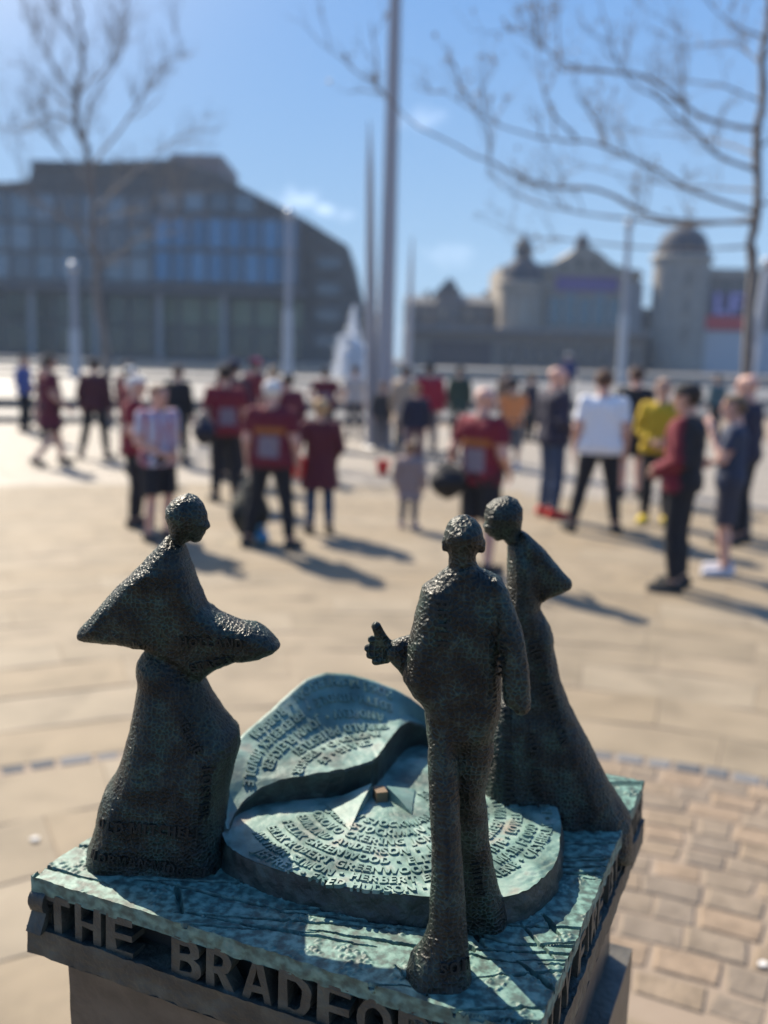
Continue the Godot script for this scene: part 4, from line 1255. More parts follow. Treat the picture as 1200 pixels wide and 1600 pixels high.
	var man := sculpt([
		{"poly": pts2("65,1704 51,1690 40,1682 36,1666 32,1646 27,1625 24,1604 22,1588 33,1571 45,1557 49,1530 81,1515 114,1530 121,1555 121,1582 118,1628 121,1660 121,1680 115,1694 101,1700 92,1703 89,1712 66,1711"), "z": -0.914, "w": 0.018, "t": [[1.52, 0.026], [1.56, 0.03], [1.65, 0.03], [1.69, 0.024]], "k": 0.004, "blur": 1},
		{"poly": pts2("109,1696 120,1684 128,1665 136,1644 141,1620 146,1593 147,1577 145,1568 140,1564 133,1566 126,1572 120,1576 118,1603 113,1632 107,1664 102,1688"), "z": -0.9, "w": 0.016, "t": [[1.56, 0.013], [1.66, 0.018]], "dz": [[1.56, 0.02], [1.64, 0.012], [1.68, 0.0]], "k": 0.002},
		{"poly": pts2("48,1551 50,1492 56,1427 56,1383 55,1350 48,1332 38,1318 34,1298 28,1240 108,1240 102,1290 98,1306 93,1340 89,1384 83,1450 80,1535 78,1554"), "z": -0.875, "dz": [[1.28, 0.012], [1.4, 0.0], [1.54, -0.035]], "w": 0.02, "t": [[1.25, 0.044], [1.29, 0.032], [1.33, 0.024], [1.4, 0.02], [1.54, 0.026]], "k": 0.006},
		{"poly": pts2("76,1562 74,1474 80,1403 84,1331 88,1284 90,1240 156,1240 150,1285 146,1308 134,1344 120,1404 112,1463 118,1510 114,1562"), "z": -0.965, "dz": [[1.3, 0.0], [1.5, 0.042], [1.56, 0.05]], "w": 0.02, "t": [[1.25, 0.04], [1.3, 0.03], [1.37, 0.022], [1.52, 0.026]], "k": 0.006}], 0.0022, 0.0008, none)
	var palm := sculpt([{"poly": pts2("44,1630 31,1629 20,1626 10,1621 4,1614 4,1605 11,1601 19,1592 25,1582 34,1576 46,1590"), "z": -0.925, "w": 0.012, "t": [[1.58, 0.015], [1.61, 0.012]], "k": 0.004, "blur": 1, "pad": 0.026}], 0.0013, 0.0005, fingers)
	var manh := sculpt([{"poly": pts2("65,1695 64,1715 60,1723 58,1729 58,1733 60,1742 64,1749 71,1753 79,1754 86,1751 92,1745 95,1737 95,1728 94,1724 91,1721 89,1715 89,1695"), "z": -0.908, "w": 0.02, "t": [[1.69, 0.014], [1.71, 0.016], [1.735, 0.026], [1.75, 0.02]], "k": 0.006}], 0.0013, 0.0005, ears)
	figure("standing_man", man, manh, palm, dark, [["PETER", "52,1675 54,1600", 0.012], ["LEWIS", "112,1640 114,1570", 0.01], ["SON", "66,1318 98,1318", 0.011], ["EILEEN", "100,1386 118,1300", 0.009]], dark2)

	var w2 := sculpt([
		{"poly": pts2("155,1463 148,1427 142,1386 141,1341 143,1299 143,1235 352,1235 346,1299 323,1331 297,1375 278,1411 260,1442 247,1465"), "z": -1.235, "w": 0.032, "t": [[1.27, 0.07], [1.38, 0.055], [1.46, 0.042]]},
		{"poly": pts2("162,1663 165,1611 165,1573 164,1534 164,1495 160,1438 202,1425 270,1426 255,1452 242,1483 230,1525 229,1541 225,1555 209,1580 209,1589 205,1629 189,1677 180,1684"), "z": -1.235, "w": 0.022, "t": [[1.43, 0.042], [1.55, 0.034], [1.64, 0.036], [1.68, 0.022]]},
		{"poly": pts2("178,1684 189,1679 206,1664 231,1638 249,1619 248,1609 230,1599 207,1588 198,1607 184,1639 175,1661"), "z": -1.23, "w": 0.014, "t": [[1.59, 0.018], [1.66, 0.026]]}], 0.0022, 0.0008, none)
	var w2h := sculpt([{"poly": pts2("164,1650 162,1663 156,1670 149,1669 142,1674 138,1675 136,1679 132.5,1680 132,1684 129,1688 133,1692 131,1702 134,1715 144,1724 160,1729 173,1724 181,1712 181,1699 180,1688 181,1680 188,1645"), "z": -1.235, "w": 0.024, "t": [[1.65, 0.016], [1.68, 0.018], [1.7, 0.028], [1.72, 0.024]], "k": 0.006, "blur": 1}], 0.0013, 0.0005, none)
	figure("cloaked_woman", w2, w2h, null, dark, [["HELEN HODGSON", "193,1540 240,1405", 0.012], ["ROY MASON", "221,1330 204,1441", 0.011], ["ANTHONY HALLIDAY", "180,1322 172,1466", 0.0105]], dark2)


# ------------------------------------------------------------------ people
var n_fold := FastNoiseLite.new()
var head_parts := []
var hand_part := []

func make_head() -> void:                            # centre of the head at 0, facing +z, about 0.23 m high
	var fd := Field.new(Vector3(-0.13, -0.17, -0.15), Vector3(0.13, 0.16, 0.16), 0.0075)
	fd.capsule(Vector3(0, 0.03, -0.03), Vector3(0, 0.03, 0.02), 0.083, 0.08, 0.02)
	fd.capsule(Vector3(0, -0.03, 0.03), Vector3(0, -0.085, 0.055), 0.058, 0.034, 0.03)
	fd.capsule(Vector3(-0.035, -0.07, 0.03), Vector3(0.035, -0.07, 0.03), 0.03, 0.03, 0.03)
	fd.capsule(Vector3(0, -0.16, -0.03), Vector3(0, -0.05, -0.015), 0.056, 0.056, 0.02)
	fd.capsule(Vector3(0, 0.015, 0.096), Vector3(0, -0.025, 0.112), 0.009, 0.014, 0.012)
	fd.capsule(Vector3(-0.04, 0.028, 0.088), Vector3(0.04, 0.028, 0.088), 0.01, 0.01, 0.012)
	fd.capsule(Vector3(-0.02, -0.062, 0.089), Vector3(0.02, -0.062, 0.089), 0.008, 0.008, 0.006)
	for s in [-1, 1]:
		fd.capsule(Vector3(s * 0.032, 0.008, 0.1), Vector3(s * 0.034, 0.008, 0.1), 0.013, 0.013, 0.01, 0, true)
		fd.capsule(Vector3(s * 0.082, 0.012, -0.012), Vector3(s * 0.084, -0.028, -0.004), 0.016, 0.011, 0.008)
	var a := fd.nets()
	var c := PackedColorArray()
	for p in a[0]:
		var col := Color(1, 1, 1)
		var e: float = Vector2(absf(p.x) - 0.032, p.y - 0.008).length()
		if p.z > 0.06 and e < 0.011: col = Color(0.12, 0.1, 0.1)
		elif p.z > 0.05 and absf(p.y - 0.034) < 0.006 and absf(p.x) > 0.014 and absf(p.x) < 0.05: col = Color(0.4, 0.32, 0.28)
		elif p.z > 0.075 and absf(p.y + 0.062) < 0.009 and absf(p.x) < 0.026: col = Color(0.85, 0.5, 0.5)
		c.append(col)
	head_parts = [a[0], a[1], a[2], c]

func make_hand() -> void:                            # a relaxed right hand: wrist at 0, fingers down -y, palm facing +x, thumb towards +z
	var fd := Field.new(Vector3(-0.045, -0.21, -0.06), Vector3(0.06, 0.03, 0.085), 0.0055)
	fd.capsule(Vector3(0, 0.03, 0), Vector3(0, -0.01, 0), 0.026, 0.026, 0.01, 0, false, Vector3(1.3, 1, 1))
	for k in 4:
		fd.capsule(Vector3(0, -0.01, 0.006 - k * 0.003), Vector3(0.002, -0.09, 0.03 - k * 0.02), 0.016, 0.0125, 0.008)
	for f in [[0.03, 0.07, 0.0], [0.01, 0.078, 0.004], [-0.01, 0.072, 0.008], [-0.03, 0.056, 0.012]]:
		var p := Vector3(0.002, -0.09, f[0])
		var q: Vector3 = p + Vector3(0.008 + f[2] * 0.5, -f[1] * 0.5, 0)
		var r: Vector3 = q + Vector3(0.016 + f[2], -f[1] * 0.3, 0)
		var s: Vector3 = r + Vector3(0.018, -f[1] * 0.18, 0)
		fd.capsule(p, q, 0.0095, 0.009, 0.002); fd.capsule(q, r, 0.009, 0.0085, 0.002); fd.capsule(r, s, 0.0085, 0.0075, 0.002)
	fd.capsule(Vector3(0.004, -0.02, 0.022), Vector3(0.016, -0.055, 0.048), 0.013, 0.0105, 0.006)
	fd.capsule(Vector3(0.016, -0.055, 0.048), Vector3(0.024, -0.088, 0.056), 0.0105, 0.0085, 0.003)
	var a := fd.nets()
	hand_part = [a[0], a[1], a[2]]

func pose_of(kind: String) -> Dictionary:            # joints of a 1.75 m figure facing +z; index 0 left (+x), 1 right (-x)
	var j := {"hip": [Vector3(0.09, 0.92, 0), Vector3(-0.09, 0.92, 0)], "knee": [Vector3(0.11, 0.5, 0.02), Vector3(-0.11, 0.5, 0.02)], "ankle": [Vector3(0.12, 0.085, -0.02), Vector3(-0.12, 0.085, -0.02)],
		"toe": [Vector3(0.15, 0.03, 0.15), Vector3(-0.15, 0.03, 0.15)], "shoulder": [Vector3(0.185, 1.41, -0.01), Vector3(-0.185, 1.41, -0.01)],
		"elbow": [Vector3(0.25, 1.13, -0.03), Vector3(-0.25, 1.13, -0.03)], "wrist": [Vector3(0.26, 0.88, 0.05), Vector3(-0.26, 0.88, 0.05)], "lean": 0.0, "head": Vector3(0, 1.625, 0.02)}
	match kind:
		"folded":
			j.elbow = [Vector3(0.25, 1.14, 0.04), Vector3(-0.25, 1.14, 0.04)]; j.wrist = [Vector3(0.04, 1.14, 0.2), Vector3(-0.04, 1.18, 0.21)]
		"front":
			j.elbow = [Vector3(0.25, 1.13, -0.03), Vector3(-0.25, 1.13, -0.03)]; j.wrist = [Vector3(0.07, 1.02, 0.19), Vector3(-0.07, 1.0, 0.18)]
		"hips":
			j.elbow = [Vector3(0.34, 1.16, -0.05), Vector3(-0.34, 1.16, -0.05)]; j.wrist = [Vector3(0.19, 0.98, 0.08), Vector3(-0.19, 0.98, 0.08)]
		"walk":
			j.knee = [Vector3(0.1, 0.51, 0.14), Vector3(-0.1, 0.49, 0.0)]; j.ankle = [Vector3(0.1, 0.1, 0.22), Vector3(-0.1, 0.13, -0.28)]; j.toe = [Vector3(0.12, 0.05, 0.38), Vector3(-0.12, 0.03, -0.14)]
			j.wrist = [Vector3(0.26, 0.92, -0.1), Vector3(-0.25, 0.95, 0.17)]
		"phone":
			j.elbow = [Vector3(0.24, 1.15, 0.08), Vector3(-0.24, 1.13, 0.0)]; j.wrist = [Vector3(0.1, 1.42, 0.2), Vector3(-0.07, 1.08, 0.18)]
		"wide":
			j.knee = [Vector3(0.17, 0.5, 0.02), Vector3(-0.15, 0.5, 0.02)]; j.ankle = [Vector3(0.25, 0.085, -0.02), Vector3(-0.2, 0.085, -0.02)]; j.toe = [Vector3(0.31, 0.03, 0.13), Vector3(-0.26, 0.03, 0.13)]
		"carry":
			j.elbow = [Vector3(0.3, 1.14, -0.03), Vector3(-0.25, 1.13, -0.03)]; j.wrist = [Vector3(0.4, 0.95, 0.06), Vector3(-0.2, 0.95, 0.15)]
	return j

func offset_mesh(a: Array, keep: Callable, push: Callable, tint: Callable) -> Buf:    # the part of a body's surface that a garment covers, lifted off it
	var b := Buf.new()
	var map := PackedInt32Array(); map.resize(a[0].size()); map.fill(-1)
	var ok := PackedByteArray(); ok.resize(a[0].size())
	for k in a[0].size(): ok[k] = 1 if keep.call(a[0][k], a[3][k]) else 0
	var idx: PackedInt32Array = a[2]
	for q in range(0, idx.size(), 3):
		if ok[idx[q]] and ok[idx[q + 1]] and ok[idx[q + 2]]:
			for w in 3:
				var k := idx[q + w]
				if map[k] < 0:
					var p: Vector3 = a[0][k]
					b.col = tint.call(p, a[1][k])
					map[k] = b.vert(p + a[1][k] * push.call(p), a[1][k])
				b.i.append(map[k])
	b.smooth()
	return b

func cloth(c: Color, rough := 0.9) -> StandardMaterial3D:
	var key := "cloth %.3f %.3f %.3f" % [c.r, c.g, c.b]
	return mat(key, c, rough)

func painted(key: String, rough := 0.9) -> StandardMaterial3D:
	var m := mat(key, Color.WHITE, rough)
	m.vertex_color_use_as_albedo = true
	return m

func person(d: Dictionary) -> Node3D:
	var h: float = d.h
	var t := thing("person", d.label, "person", d.at, deg_to_rad(d.yaw), "people standing about the square")
	var s := h / 1.75
	t.scale = Vector3(s * 1.04, s, s * 1.04) if not d.get("child", false) else Vector3(s * 1.12, s, s * 1.12)
	var j := pose_of(d.get("pose", "stand"))
	var wide: float = d.get("wide", 1.0)
	var fd := Field.new(Vector3(-0.5, 0, -0.36), Vector3(0.5, 1.6, 0.44), 0.022, true)
	var tw := 0.06 * wide
	fd.capsule(j.hip[0], j.hip[1], 0.108 * wide, 0.108 * wide, 0.05, 0)
	for x in [-1, 1]:
		fd.capsule(Vector3(x * tw, 0.98, 0), Vector3(x * tw * 1.2, 1.32, 0), 0.108 * wide, 0.112, 0.05, 1)
	if wide > 1.1: fd.capsule(Vector3(0, 1.05, 0.04), Vector3(0, 1.15, 0.05), 0.13, 0.13, 0.06, 1)
	fd.capsule(Vector3(-0.12, 1.375, -0.01), Vector3(0.12, 1.375, -0.01), 0.085, 0.085, 0.05, 2)
	fd.capsule(Vector3(0, 1.4, -0.01), Vector3(0, 1.56, 0.005), 0.062, 0.054, 0.03, 3)
	for k in 2:
		fd.capsule(j.shoulder[k], j.elbow[k], 0.06, 0.046, 0.03, 4)
		fd.capsule(j.elbow[k], j.wrist[k], 0.045, 0.03, 0.02, 6)
		fd.capsule(j.hip[k], j.knee[k], 0.092 * minf(wide, 1.1), 0.06, 0.03, 8)
		fd.capsule(j.knee[k], j.knee[k].lerp(j.ankle[k], 0.35), 0.057, 0.06, 0.02, 10)
		fd.capsule(j.knee[k].lerp(j.ankle[k], 0.35), j.ankle[k], 0.058, 0.042, 0.02, 10)
		fd.capsule(j.ankle[k] + Vector3(0, -0.03, -0.03), j.toe[k], 0.05, 0.04, 0.02, 12)
	var a := fd.nets()
	# the body: trunk and limbs, head and hands in one mesh
	var b := Buf.new()
	b.add([a[0], a[1], a[2]], Transform3D())
	var look := Basis(Vector3.UP, deg_to_rad(d.get("look", 0.0))) * Basis(Vector3.RIGHT, deg_to_rad(d.get("nod", 4.0)))
	var hs := 1.0 if not d.get("child", false) else 1.25
	var head := Transform3D(look.scaled(Vector3.ONE * hs), j.head + Vector3(0, (hs - 1.0) * 0.1, 0))
	b.add(head_parts, head)
	for k in 2:
		var dir: Vector3 = (j.wrist[k] - j.elbow[k]).normalized()
		var y := -dir
		var inward := Vector3(-1 if k == 0 else 1, 0, 0)
		var x := (inward - y * inward.dot(y))
		x = x.normalized() if x.length() > 0.1 else Vector3.BACK
		var z := x.cross(y) * (1.0 if k == 1 else -1.0)
		b.add(hand_part, Transform3D(Basis(x, y, z), j.wrist[k] - dir * 0.01))
	var skin: Color = d.get("skin", Color(0.5, 0.3, 0.22))
	for q in b.c.size(): b.c[q] = Color(b.c[q].r * skin.r, b.c[q].g * skin.g, b.c[q].b * skin.b)
	part("body", b, painted("skin", 0.6), t, true)
	# clothes
	var top: Color = d.top
	var alt: Color = d.get("alt", top)
	var long_: bool = d.get("long", false)
	var hem: float = d.get("hem", 0.86)
	var print_: String = d.get("print", "")
	var tint := func(p: Vector3, n: Vector3) -> Color:
		if print_ == "match" and absf(p.x) < 0.15 and absf(n.z) > 0.45:
			if p.y > 1.2 and p.y < 1.28: return Color(0.3, 0.1, 0.022)
			if p.y > 0.96 and p.y < 1.18 and absf(p.x) < 0.1: return Color(0.2, 0.16, 0.18)
		if print_ == "pale" and absf(p.x) < 0.1 and absf(n.z) > 0.45 and p.y > 1.0 and p.y < 1.22: return Color(0.19, 0.15, 0.18)
		if print_ == "stripe":
			if absf(fposmod(p.x + 0.5, 0.12) - 0.06) < 0.022: return alt
		if print_ == "front" and p.z + p.x * 0.25 < 0.03: return alt
		if print_ == "sleeves" and absf(p.x) > 0.17: return alt
		return top
	var shirt := offset_mesh(a, func(p: Vector3, g: int) -> bool:
		if g == 4: return true if long_ else p.y > lerpf(j.elbow[0].y, j.shoulder[0].y, 0.3)
		if g == 6: return long_ and minf(p.distance_to(j.wrist[0]), p.distance_to(j.wrist[1])) > 0.03
		if g == 3: return p.y < 1.46
		return g <= 2 and p.y > hem or g == 8 and p.y > hem,
		func(p: Vector3) -> float: return d.get("loose", 0.016) + clampf((1.1 - p.y) * 0.03, 0.0, 0.014) + 0.014 * n_fold.get_noise_3d(p.x * 1.0 + h * 50.0, p.y * 0.8 + absf(p.x) * 0.7, p.z), tint)
	var so := part("shirt" if not long_ else "jacket", shirt, painted("cloth", 0.9), t, true)
	if d.has("skirt"):                                # long coat tails or a dress, hung from the waist
		var sk := Buf.new()
		sk.lathe(Vector3(0, 0, 0), [[0.26, d.skirt], [0.23, lerpf(d.skirt, 0.95, 0.5)], [0.19, 0.98], [0.17, 1.06]], 20, 1.0, 0.75)
		part("skirt", sk, cloth(top), so)
	var cut: float = d.get("cut", 0.1)
	var tr := offset_mesh(a, func(p: Vector3, g: int) -> bool: return (g == 0 or g == 8 or g == 10 or g == 1) and p.y < 1.0 and p.y > cut,
		func(p: Vector3) -> float: return 0.013 if cut < 0.3 else 0.02 + clampf((0.85 - p.y) * 0.06, 0.0, 0.025), func(_p: Vector3, _n: Vector3) -> Color: return d.legs)
	part("trousers" if cut < 0.3 else "shorts", tr, painted("cloth", 0.9), t, true)
	for k in 2:
		var sh := offset_mesh(a, func(p: Vector3, g: int) -> bool: return (g == 12 or p.y < 0.1) and (p.x > 0) == (k == 0),
			func(_p: Vector3) -> float: return 0.01, func(p: Vector3, _n: Vector3) -> Color: return d.get("shoe", Color(0.02, 0.02, 0.022)) if p.y > 0.02 else Color(0.25, 0.25, 0.25))
		part("shoe", sh, painted("cloth", 0.9), t, true)
	var hair: Color = d.get("hair", Color(0.03, 0.02, 0.015))
	if d.get("hairy", true):
		var ha := [head_parts[0], head_parts[1], head_parts[2], PackedInt32Array()]
		ha[3].resize(head_parts[0].size())
		var ln: float = d.get("hair_len", 0.0)
		var hb := offset_mesh(ha, func(p: Vector3, _g: int) -> bool: return (p.y > 0.052 - p.z * 0.1 and p.z < 0.075) or (p.z < -0.0 and p.y > -0.055 - ln and absf(p.x) < 0.085) and p.z < 0.02,
			func(p: Vector3) -> float: return 0.01 + 0.008 * clampf(p.y * 8.0, 0, 1) + ln * 0.2, func(_p: Vector3, _n: Vector3) -> Color: return Color.WHITE)
		for q in hb.v.size():
			hb.v[q] = head * (hb.v[q] + Vector3(sin(hb.v[q].y * 190.0), 0, sin(hb.v[q].x * 210.0)) * 0.003); hb.n[q] = head.basis * hb.n[q]
		part("hair", hb, cloth(hair), t)
	if d.has("cap"):
		var cb := Buf.new()
		cb.lathe(Vector3(0, 0.03, -0.01), [[0.102, 0.0], [0.104, 0.03], [0.092, 0.07], [0.06, 0.098], [0.0, 0.108]], 16, 0.92, 1.08)
		var cp := part("cap", moved(cb, head), cloth(d.cap), t)
		cb = Buf.new()
		if d.get("brim", true):
			var o := PackedVector2Array()
			for k in 11: o.append(Vector2(cos(PI * k / 10) * 0.088, sin(PI * k / 10) * 0.09))
			cb.prism(o, -0.003, 0.003, Transform3D(Basis(Vector3.RIGHT, PI / 2 + 0.1), Vector3(0, 0.04, 0.075)))
			part("brim", moved(cb, head), cloth(d.cap), cp)
	return t

func moved(b: Buf, xf: Transform3D) -> Buf:
	for q in b.v.size():
		b.v[q] = xf * b.v[q]; b.n[q] = (xf.basis * b.n[q]).normalized()
	return b

func bag(called: String, label: String, at: Vector3, size: Vector3, c: Color, strap: float) -> void:
	var t := thing(called, label, "bag", at)
	var b := Buf.new()
	var prof := []
	for k in 9:
		var f := k / 8.0
		prof.append([0.5 * (0.12 + sin(PI * clampf(f * 0.92 + 0.06, 0, 1)) * 0.88) * (1.0 if k > 0 else 0.5), f * size.y])
	b.lathe(Vector3.ZERO, [[0.0, 0.0]] + prof + [[0.0, size.y]], 16, size.x, size.z)
	part("pouch", b, cloth(c), t)
	b = Buf.new()
	var pts := []
	for k in 9: pts.append(Vector3(cos(PI * k / 8) * size.x * 0.28, size.y * 0.92 + sin(PI * k / 8) * strap, 0))
	var r := []
	for k in 9: r.append(0.012)
	b.tube(pts, r, 6)
	part("handle", b, cloth(c), t)

func bucket(label: String, at: Vector3) -> void:
	var t := thing("collection_bucket", label, "bucket", at, 0.0, "red collection buckets")
	var red := mat("red plastic", Color(0.62, 0.012, 0.015), 0.4)
	var b := Buf.new()
	b.lathe(Vector3.ZERO, [[0.0, 0.0], [0.085, 0.0], [0.115, 0.21], [0.122, 0.21], [0.122, 0.23], [0.11, 0.23], [0.105, 0.2], [0.08, 0.01], [0.0, 0.01]], 20)
	part("pail", b, red, t)
	b = Buf.new()
	var pts := []; var r := []
	for k in 9:
		pts.append(Vector3(cos(PI * k / 8) * 0.118, 0.22 + sin(PI * k / 8) * 0.12, 0)); r.append(0.005)
	b.tube(pts, r, 6)
	part("handle", b, mat("white plastic", Color(0.7, 0.7, 0.7), 0.5), t)

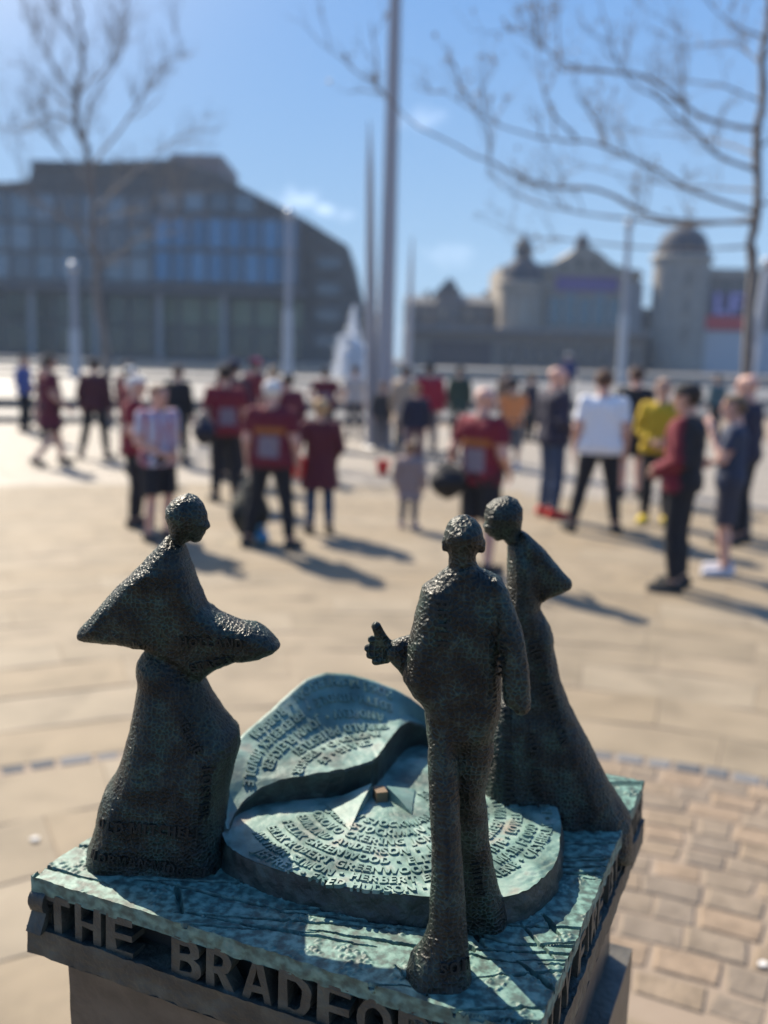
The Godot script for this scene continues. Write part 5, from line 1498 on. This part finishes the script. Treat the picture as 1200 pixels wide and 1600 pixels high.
func build_people() -> void:
	make_head(); make_hand()
	n_fold.seed = 19; n_fold.frequency = 8.0; n_fold.fractal_octaves = 2
	var claret := Color(0.15, 0.009, 0.02)
	var dark := Color(0.085, 0.012, 0.025)
	var black := Color(0.011, 0.011, 0.014)
	var navy := Color(0.012, 0.015, 0.032)
	var pink := Color(0.55, 0.31, 0.24)
	var white := Color(0.72, 0.72, 0.74)
	var list := [
		{"label": "person in a blue top and dark trousers farthest to the left of the crowd", "at": Vector3(-8.29, 0, -22.06), "h": 1.74, "yaw": 80, "top": Color(0.06, 0.09, 0.25), "legs": black, "long": true, "pose": "front"},
		{"label": "person walking in claret top and wide dark knee shorts, far left", "at": Vector3(-5.5, 0, -15.71), "h": 1.8, "yaw": 130, "top": Color(0.1, 0.01, 0.022), "legs": Color(0.02, 0.012, 0.02), "cut": 0.56, "pose": "walk", "skirt": 0.62, "wide": 1.12},
		{"label": "person in dark maroon shirt and slim black trousers seen from behind", "at": Vector3(-5.13, 0, -16.93), "h": 1.76, "yaw": 175, "top": Color(0.06, 0.012, 0.022), "legs": black, "pose": "wide", "long": true},
		{"label": "person half hidden in maroon behind the white capped supporter", "at": Vector3(-4.73, 0, -17.6), "h": 1.72, "yaw": 150, "top": dark, "legs": black},
		{"label": "person in a white cap and claret shirt, left group", "at": Vector3(-4.0, 0, -15.0), "h": 1.66, "yaw": 110, "top": claret, "legs": black, "cap": Color(0.7, 0.68, 0.62), "pose": "front"},
		{"label": "white haired person in claret shirt and black trousers behind the striped one", "at": Vector3(-2.72, 0, -10.42), "h": 1.64, "yaw": 95, "top": claret, "legs": black, "hair": Color(0.55, 0.53, 0.5), "pose": "front", "wide": 1.12},
		{"label": "person in pale blue and pink striped football shirt and black shorts", "at": Vector3(-2.28, 0, -9.61), "h": 1.58, "yaw": 50, "top": Color(0.4, 0.39, 0.47), "alt": Color(0.34, 0.12, 0.16), "print": "stripe", "legs": black, "cut": 0.52, "hair": Color(0.14, 0.08, 0.05), "pose": "front", "skin": pink, "wide": 1.1},
		{"label": "person in claret shirt with pale print and black trousers, left of the centre pair", "at": Vector3(-2.08, 0, -12.41), "h": 1.76, "yaw": 200, "top": claret, "print": "pale", "legs": black, "wide": 1.1, "pose": "front"},
		{"label": "tall person with dark blue cap standing behind the claret group", "at": Vector3(-2.3, 0, -14.4), "h": 1.82, "yaw": 170, "top": Color(0.05, 0.012, 0.025), "legs": black, "cap": Color(0.02, 0.035, 0.09), "long": true},
		{"label": "person in a pink cap and claret shirt at the back of the centre group", "at": Vector3(-2.5, 0, -18.2), "h": 1.83, "yaw": 140, "top": claret, "legs": black, "cap": Color(0.55, 0.1, 0.16)},
		{"label": "white haired person in claret shirt with amber band, back turned, centre", "at": Vector3(-1.12, 0, -9.41), "h": 1.66, "yaw": 172, "top": Color(0.12, 0.009, 0.02), "print": "match", "legs": black, "pose": "wide", "hair": Color(0.6, 0.58, 0.55), "wide": 1.14, "skin": pink},
		{"label": "dark haired person in plain dark claret behind the amber banded shirt", "at": Vector3(-1.55, 0, -15.14), "h": 1.62, "yaw": 200, "top": Color(0.11, 0.012, 0.03), "legs": black, "long": true},
		{"label": "dark haired person in claret shirt with pale back print beside the mast", "at": Vector3(-1.29, 0, -20.19), "h": 1.68, "yaw": 180, "top": Color(0.11, 0.009, 0.02), "print": "pale", "legs": navy, "wide": 1.15, "pose": "hips"},
		{"label": "fair haired short person in a long maroon coat and blue jeans", "at": Vector3(-0.7, 0, -10.29), "h": 1.45, "yaw": 195, "top": Color(0.09, 0.012, 0.02), "legs": Color(0.03, 0.06, 0.12), "long": true, "skirt": 0.6, "hair": Color(0.45, 0.3, 0.15), "hair_len": 0.04, "pose": "carry"},
		{"label": "short person in dark jacket at the foot of the mast", "at": Vector3(-0.08, 0, -19.7), "h": 1.42, "yaw": 160, "top": Color(0.03, 0.03, 0.035), "legs": Color(0.08, 0.08, 0.09), "long": true, "hair": Color(0.2, 0.12, 0.07)},
		{"label": "person in a beige coat right of the mast", "at": Vector3(0.34, 0, -18.53), "h": 1.77, "yaw": 150, "top": Color(0.34, 0.26, 0.19), "legs": black, "long": true, "skirt": 0.66, "hair": Color(0.05, 0.035, 0.03)},
		{"label": "person in a bright red jacket with dark hair right of the mast", "at": Vector3(0.83, 0, -19.29), "h": 1.82, "yaw": 185, "top": Color(0.28, 0.009, 0.03), "legs": Color(0.15, 0.12, 0.12), "long": true, "loose": 0.035},
		{"label": "small person in navy jacket in front of the beige coat", "at": Vector3(0.5, 0, -16.52), "h": 1.48, "yaw": 190, "top": navy, "legs": Color(0.1, 0.05, 0.06), "long": true, "hair": Color(0.25, 0.15, 0.08)},
		{"label": "toddler in a greyish pink coat standing alone in the middle", "at": Vector3(0.28, 0, -10.77), "h": 0.95, "yaw": 160, "top": Color(0.26, 0.2, 0.19), "legs": Color(0.09, 0.09, 0.11), "long": true, "loose": 0.05, "hair": Color(0.2, 0.12, 0.07), "child": true, "skirt": 0.62, "shoe": Color(0.4, 0.3, 0.3)},
		{"label": "bald person in claret shirt with amber band and black shorts right of centre", "at": Vector3(0.86, 0, -8.53), "h": 1.68, "yaw": 140, "top": Color(0.16, 0.009, 0.02), "print": "match", "legs": black, "cut": 0.5, "hairy": false, "skin": pink, "pose": "carry"},
		{"label": "person in an orange top and grey trousers far behind the claret shirts", "at": Vector3(2.24, 0, -17.14), "h": 1.6, "yaw": 185, "top": Color(0.62, 0.22, 0.075), "legs": Color(0.08, 0.085, 0.1), "cut": 0.4, "pose": "folded", "shoe": Color(0.5, 0.5, 0.55)},
		{"label": "distant person in dark clothes near the lower step", "at": Vector3(3.45, 0, -23.3), "h": 1.66, "yaw": 120, "top": navy, "legs": black, "long": true},
		{"label": "bald person in navy jacket, blue jeans and red shoes", "at": Vector3(2.06, 0, -11.83), "h": 1.86, "yaw": 110, "top": navy, "legs": Color(0.025, 0.045, 0.095), "long": true, "hairy": false, "skin": pink, "shoe": Color(0.5, 0.02, 0.015), "pose": "front", "loose": 0.03},
		{"label": "person in a plain white t-shirt and black trousers, back turned", "at": Vector3(2.42, 0, -10.82), "h": 1.84, "yaw": 175, "top": white, "legs": black, "pose": "wide", "hair": Color(0.1, 0.055, 0.035), "wide": 1.14, "skin": pink},
		{"label": "person in black top and black shorts behind the white t-shirt", "at": Vector3(3.56, 0, -13.86), "h": 1.88, "yaw": 190, "top": black, "legs": black, "cut": 0.55, "pose": "folded", "skin": pink, "hair": Color(0.07, 0.04, 0.03)},
		{"label": "person in a yellow jacket and yellow shoes facing the square", "at": Vector3(3.3, 0, -11.57), "h": 1.75, "yaw": -20, "top": Color(0.42, 0.29, 0.015), "legs": black, "long": true, "shoe": Color(0.6, 0.45, 0.02), "hair": Color(0.3, 0.2, 0.15), "pose": "front"},
		{"label": "person in black cap with claret and black jacket standing nearest at right", "at": Vector3(2.52, 0, -8.07), "h": 1.76, "yaw": -120, "top": Color(0.14, 0.009, 0.02), "alt": black, "print": "front", "legs": black, "long": true, "cap": black, "brim": false, "pose": "front", "loose": 0.03},
		{"label": "person in dark vest and grey shorts holding a phone to the face", "at": Vector3(3.16, 0, -8.74), "h": 1.66, "yaw": -110, "top": Color(0.03, 0.04, 0.075), "legs": Color(0.04, 0.043, 0.055), "cut": 0.5, "pose": "phone", "skin": pink, "shoe": Color(0.5, 0.5, 0.55), "hair": Color(0.12, 0.08, 0.05)},
		{"label": "bald person in navy sweater at the far right behind the phone holder", "at": Vector3(3.86, 0, -10.34), "h": 1.84, "yaw": -130, "top": navy, "legs": black, "long": true, "hairy": false, "skin": pink, "wide": 1.12},
		{"label": "distant person in blue with a white hat up on the pool terrace", "at": Vector3(6.95, 0.47, -37.5), "h": 1.8, "yaw": 170, "top": Color(0.02, 0.035, 0.12), "legs": navy, "long": true, "cap": white},
		{"label": "distant person in brown on the terrace between the orange top and the mast", "at": Vector3(3.4, 0, -27.5), "h": 1.7, "yaw": 160, "top": Color(0.14, 0.09, 0.06), "legs": black, "long": true},
		{"label": "person in a black hooded top between the maroon backs and the white cap", "at": Vector3(-3.55, 0, -16.4), "h": 1.68, "yaw": 160, "top": black, "legs": black, "long": true, "hair": Color(0.1, 0.06, 0.04)},
		{"label": "person in claret shirt and shorts behind the dark haired one, back of the centre group", "at": Vector3(-2.0, 0, -17.0), "h": 1.7, "yaw": 210, "top": claret, "legs": black, "cut": 0.52, "hair": Color(0.3, 0.22, 0.14)},
		{"label": "distant person in pale grey top just left of the mast's foot", "at": Vector3(-0.75, 0, -22.6), "h": 1.72, "yaw": 190, "top": Color(0.3, 0.3, 0.32), "legs": navy, "hair": Color(0.05, 0.035, 0.03)},
		{"label": "distant person in dark green coat between the red jacket and the orange top", "at": Vector3(1.75, 0, -23.5), "h": 1.75, "yaw": 170, "top": Color(0.02, 0.04, 0.03), "legs": black, "long": true, "skirt": 0.7},
		{"label": "distant person in black on the paving left of the far left walker", "at": Vector3(-7.2, 0, -20.2), "h": 1.7, "yaw": 120, "top": Color(0.03, 0.014, 0.02), "legs": black, "long": true, "hair": Color(0.3, 0.28, 0.26)},
		{"label": "distant person in teal by the step behind the yellow jacket", "at": Vector3(9.2, 0, -27.0), "h": 1.7, "yaw": 200, "top": Color(0.05, 0.1, 0.12), "legs": black, "long": true},
	]
	for d in list: person(d)
	bucket("red collection bucket hanging beside the long maroon coat", Vector3(-0.95, 0.6, -10.25))
	bucket("red collection bucket on the paving by the mast's foot", Vector3(-0.04, 0.004, -15.8))
	bag("shoulder_bag", "black shoulder bag carried by the bald person in black shorts", Vector3(0.56, 0.68, -8.45), Vector3(0.34, 0.34, 0.2), black, 0.12)
	bag("holdall", "large black bag standing by the white haired person's left leg", Vector3(-1.38, 0.003, -9.75), Vector3(0.42, 0.62, 0.3), Color(0.012, 0.016, 0.014), 0.12)
	bag("carrier_bag", "small light blue carrier bag on the paving beside the black bag", Vector3(-1.22, 0.003, -9.5), Vector3(0.16, 0.16, 0.1), Color(0.08, 0.3, 0.45), 0.06)
	bag("backpack", "dark bag held behind the person with pale print", Vector3(-2.28, 0.75, -12.0), Vector3(0.3, 0.42, 0.2), navy, 0.1)
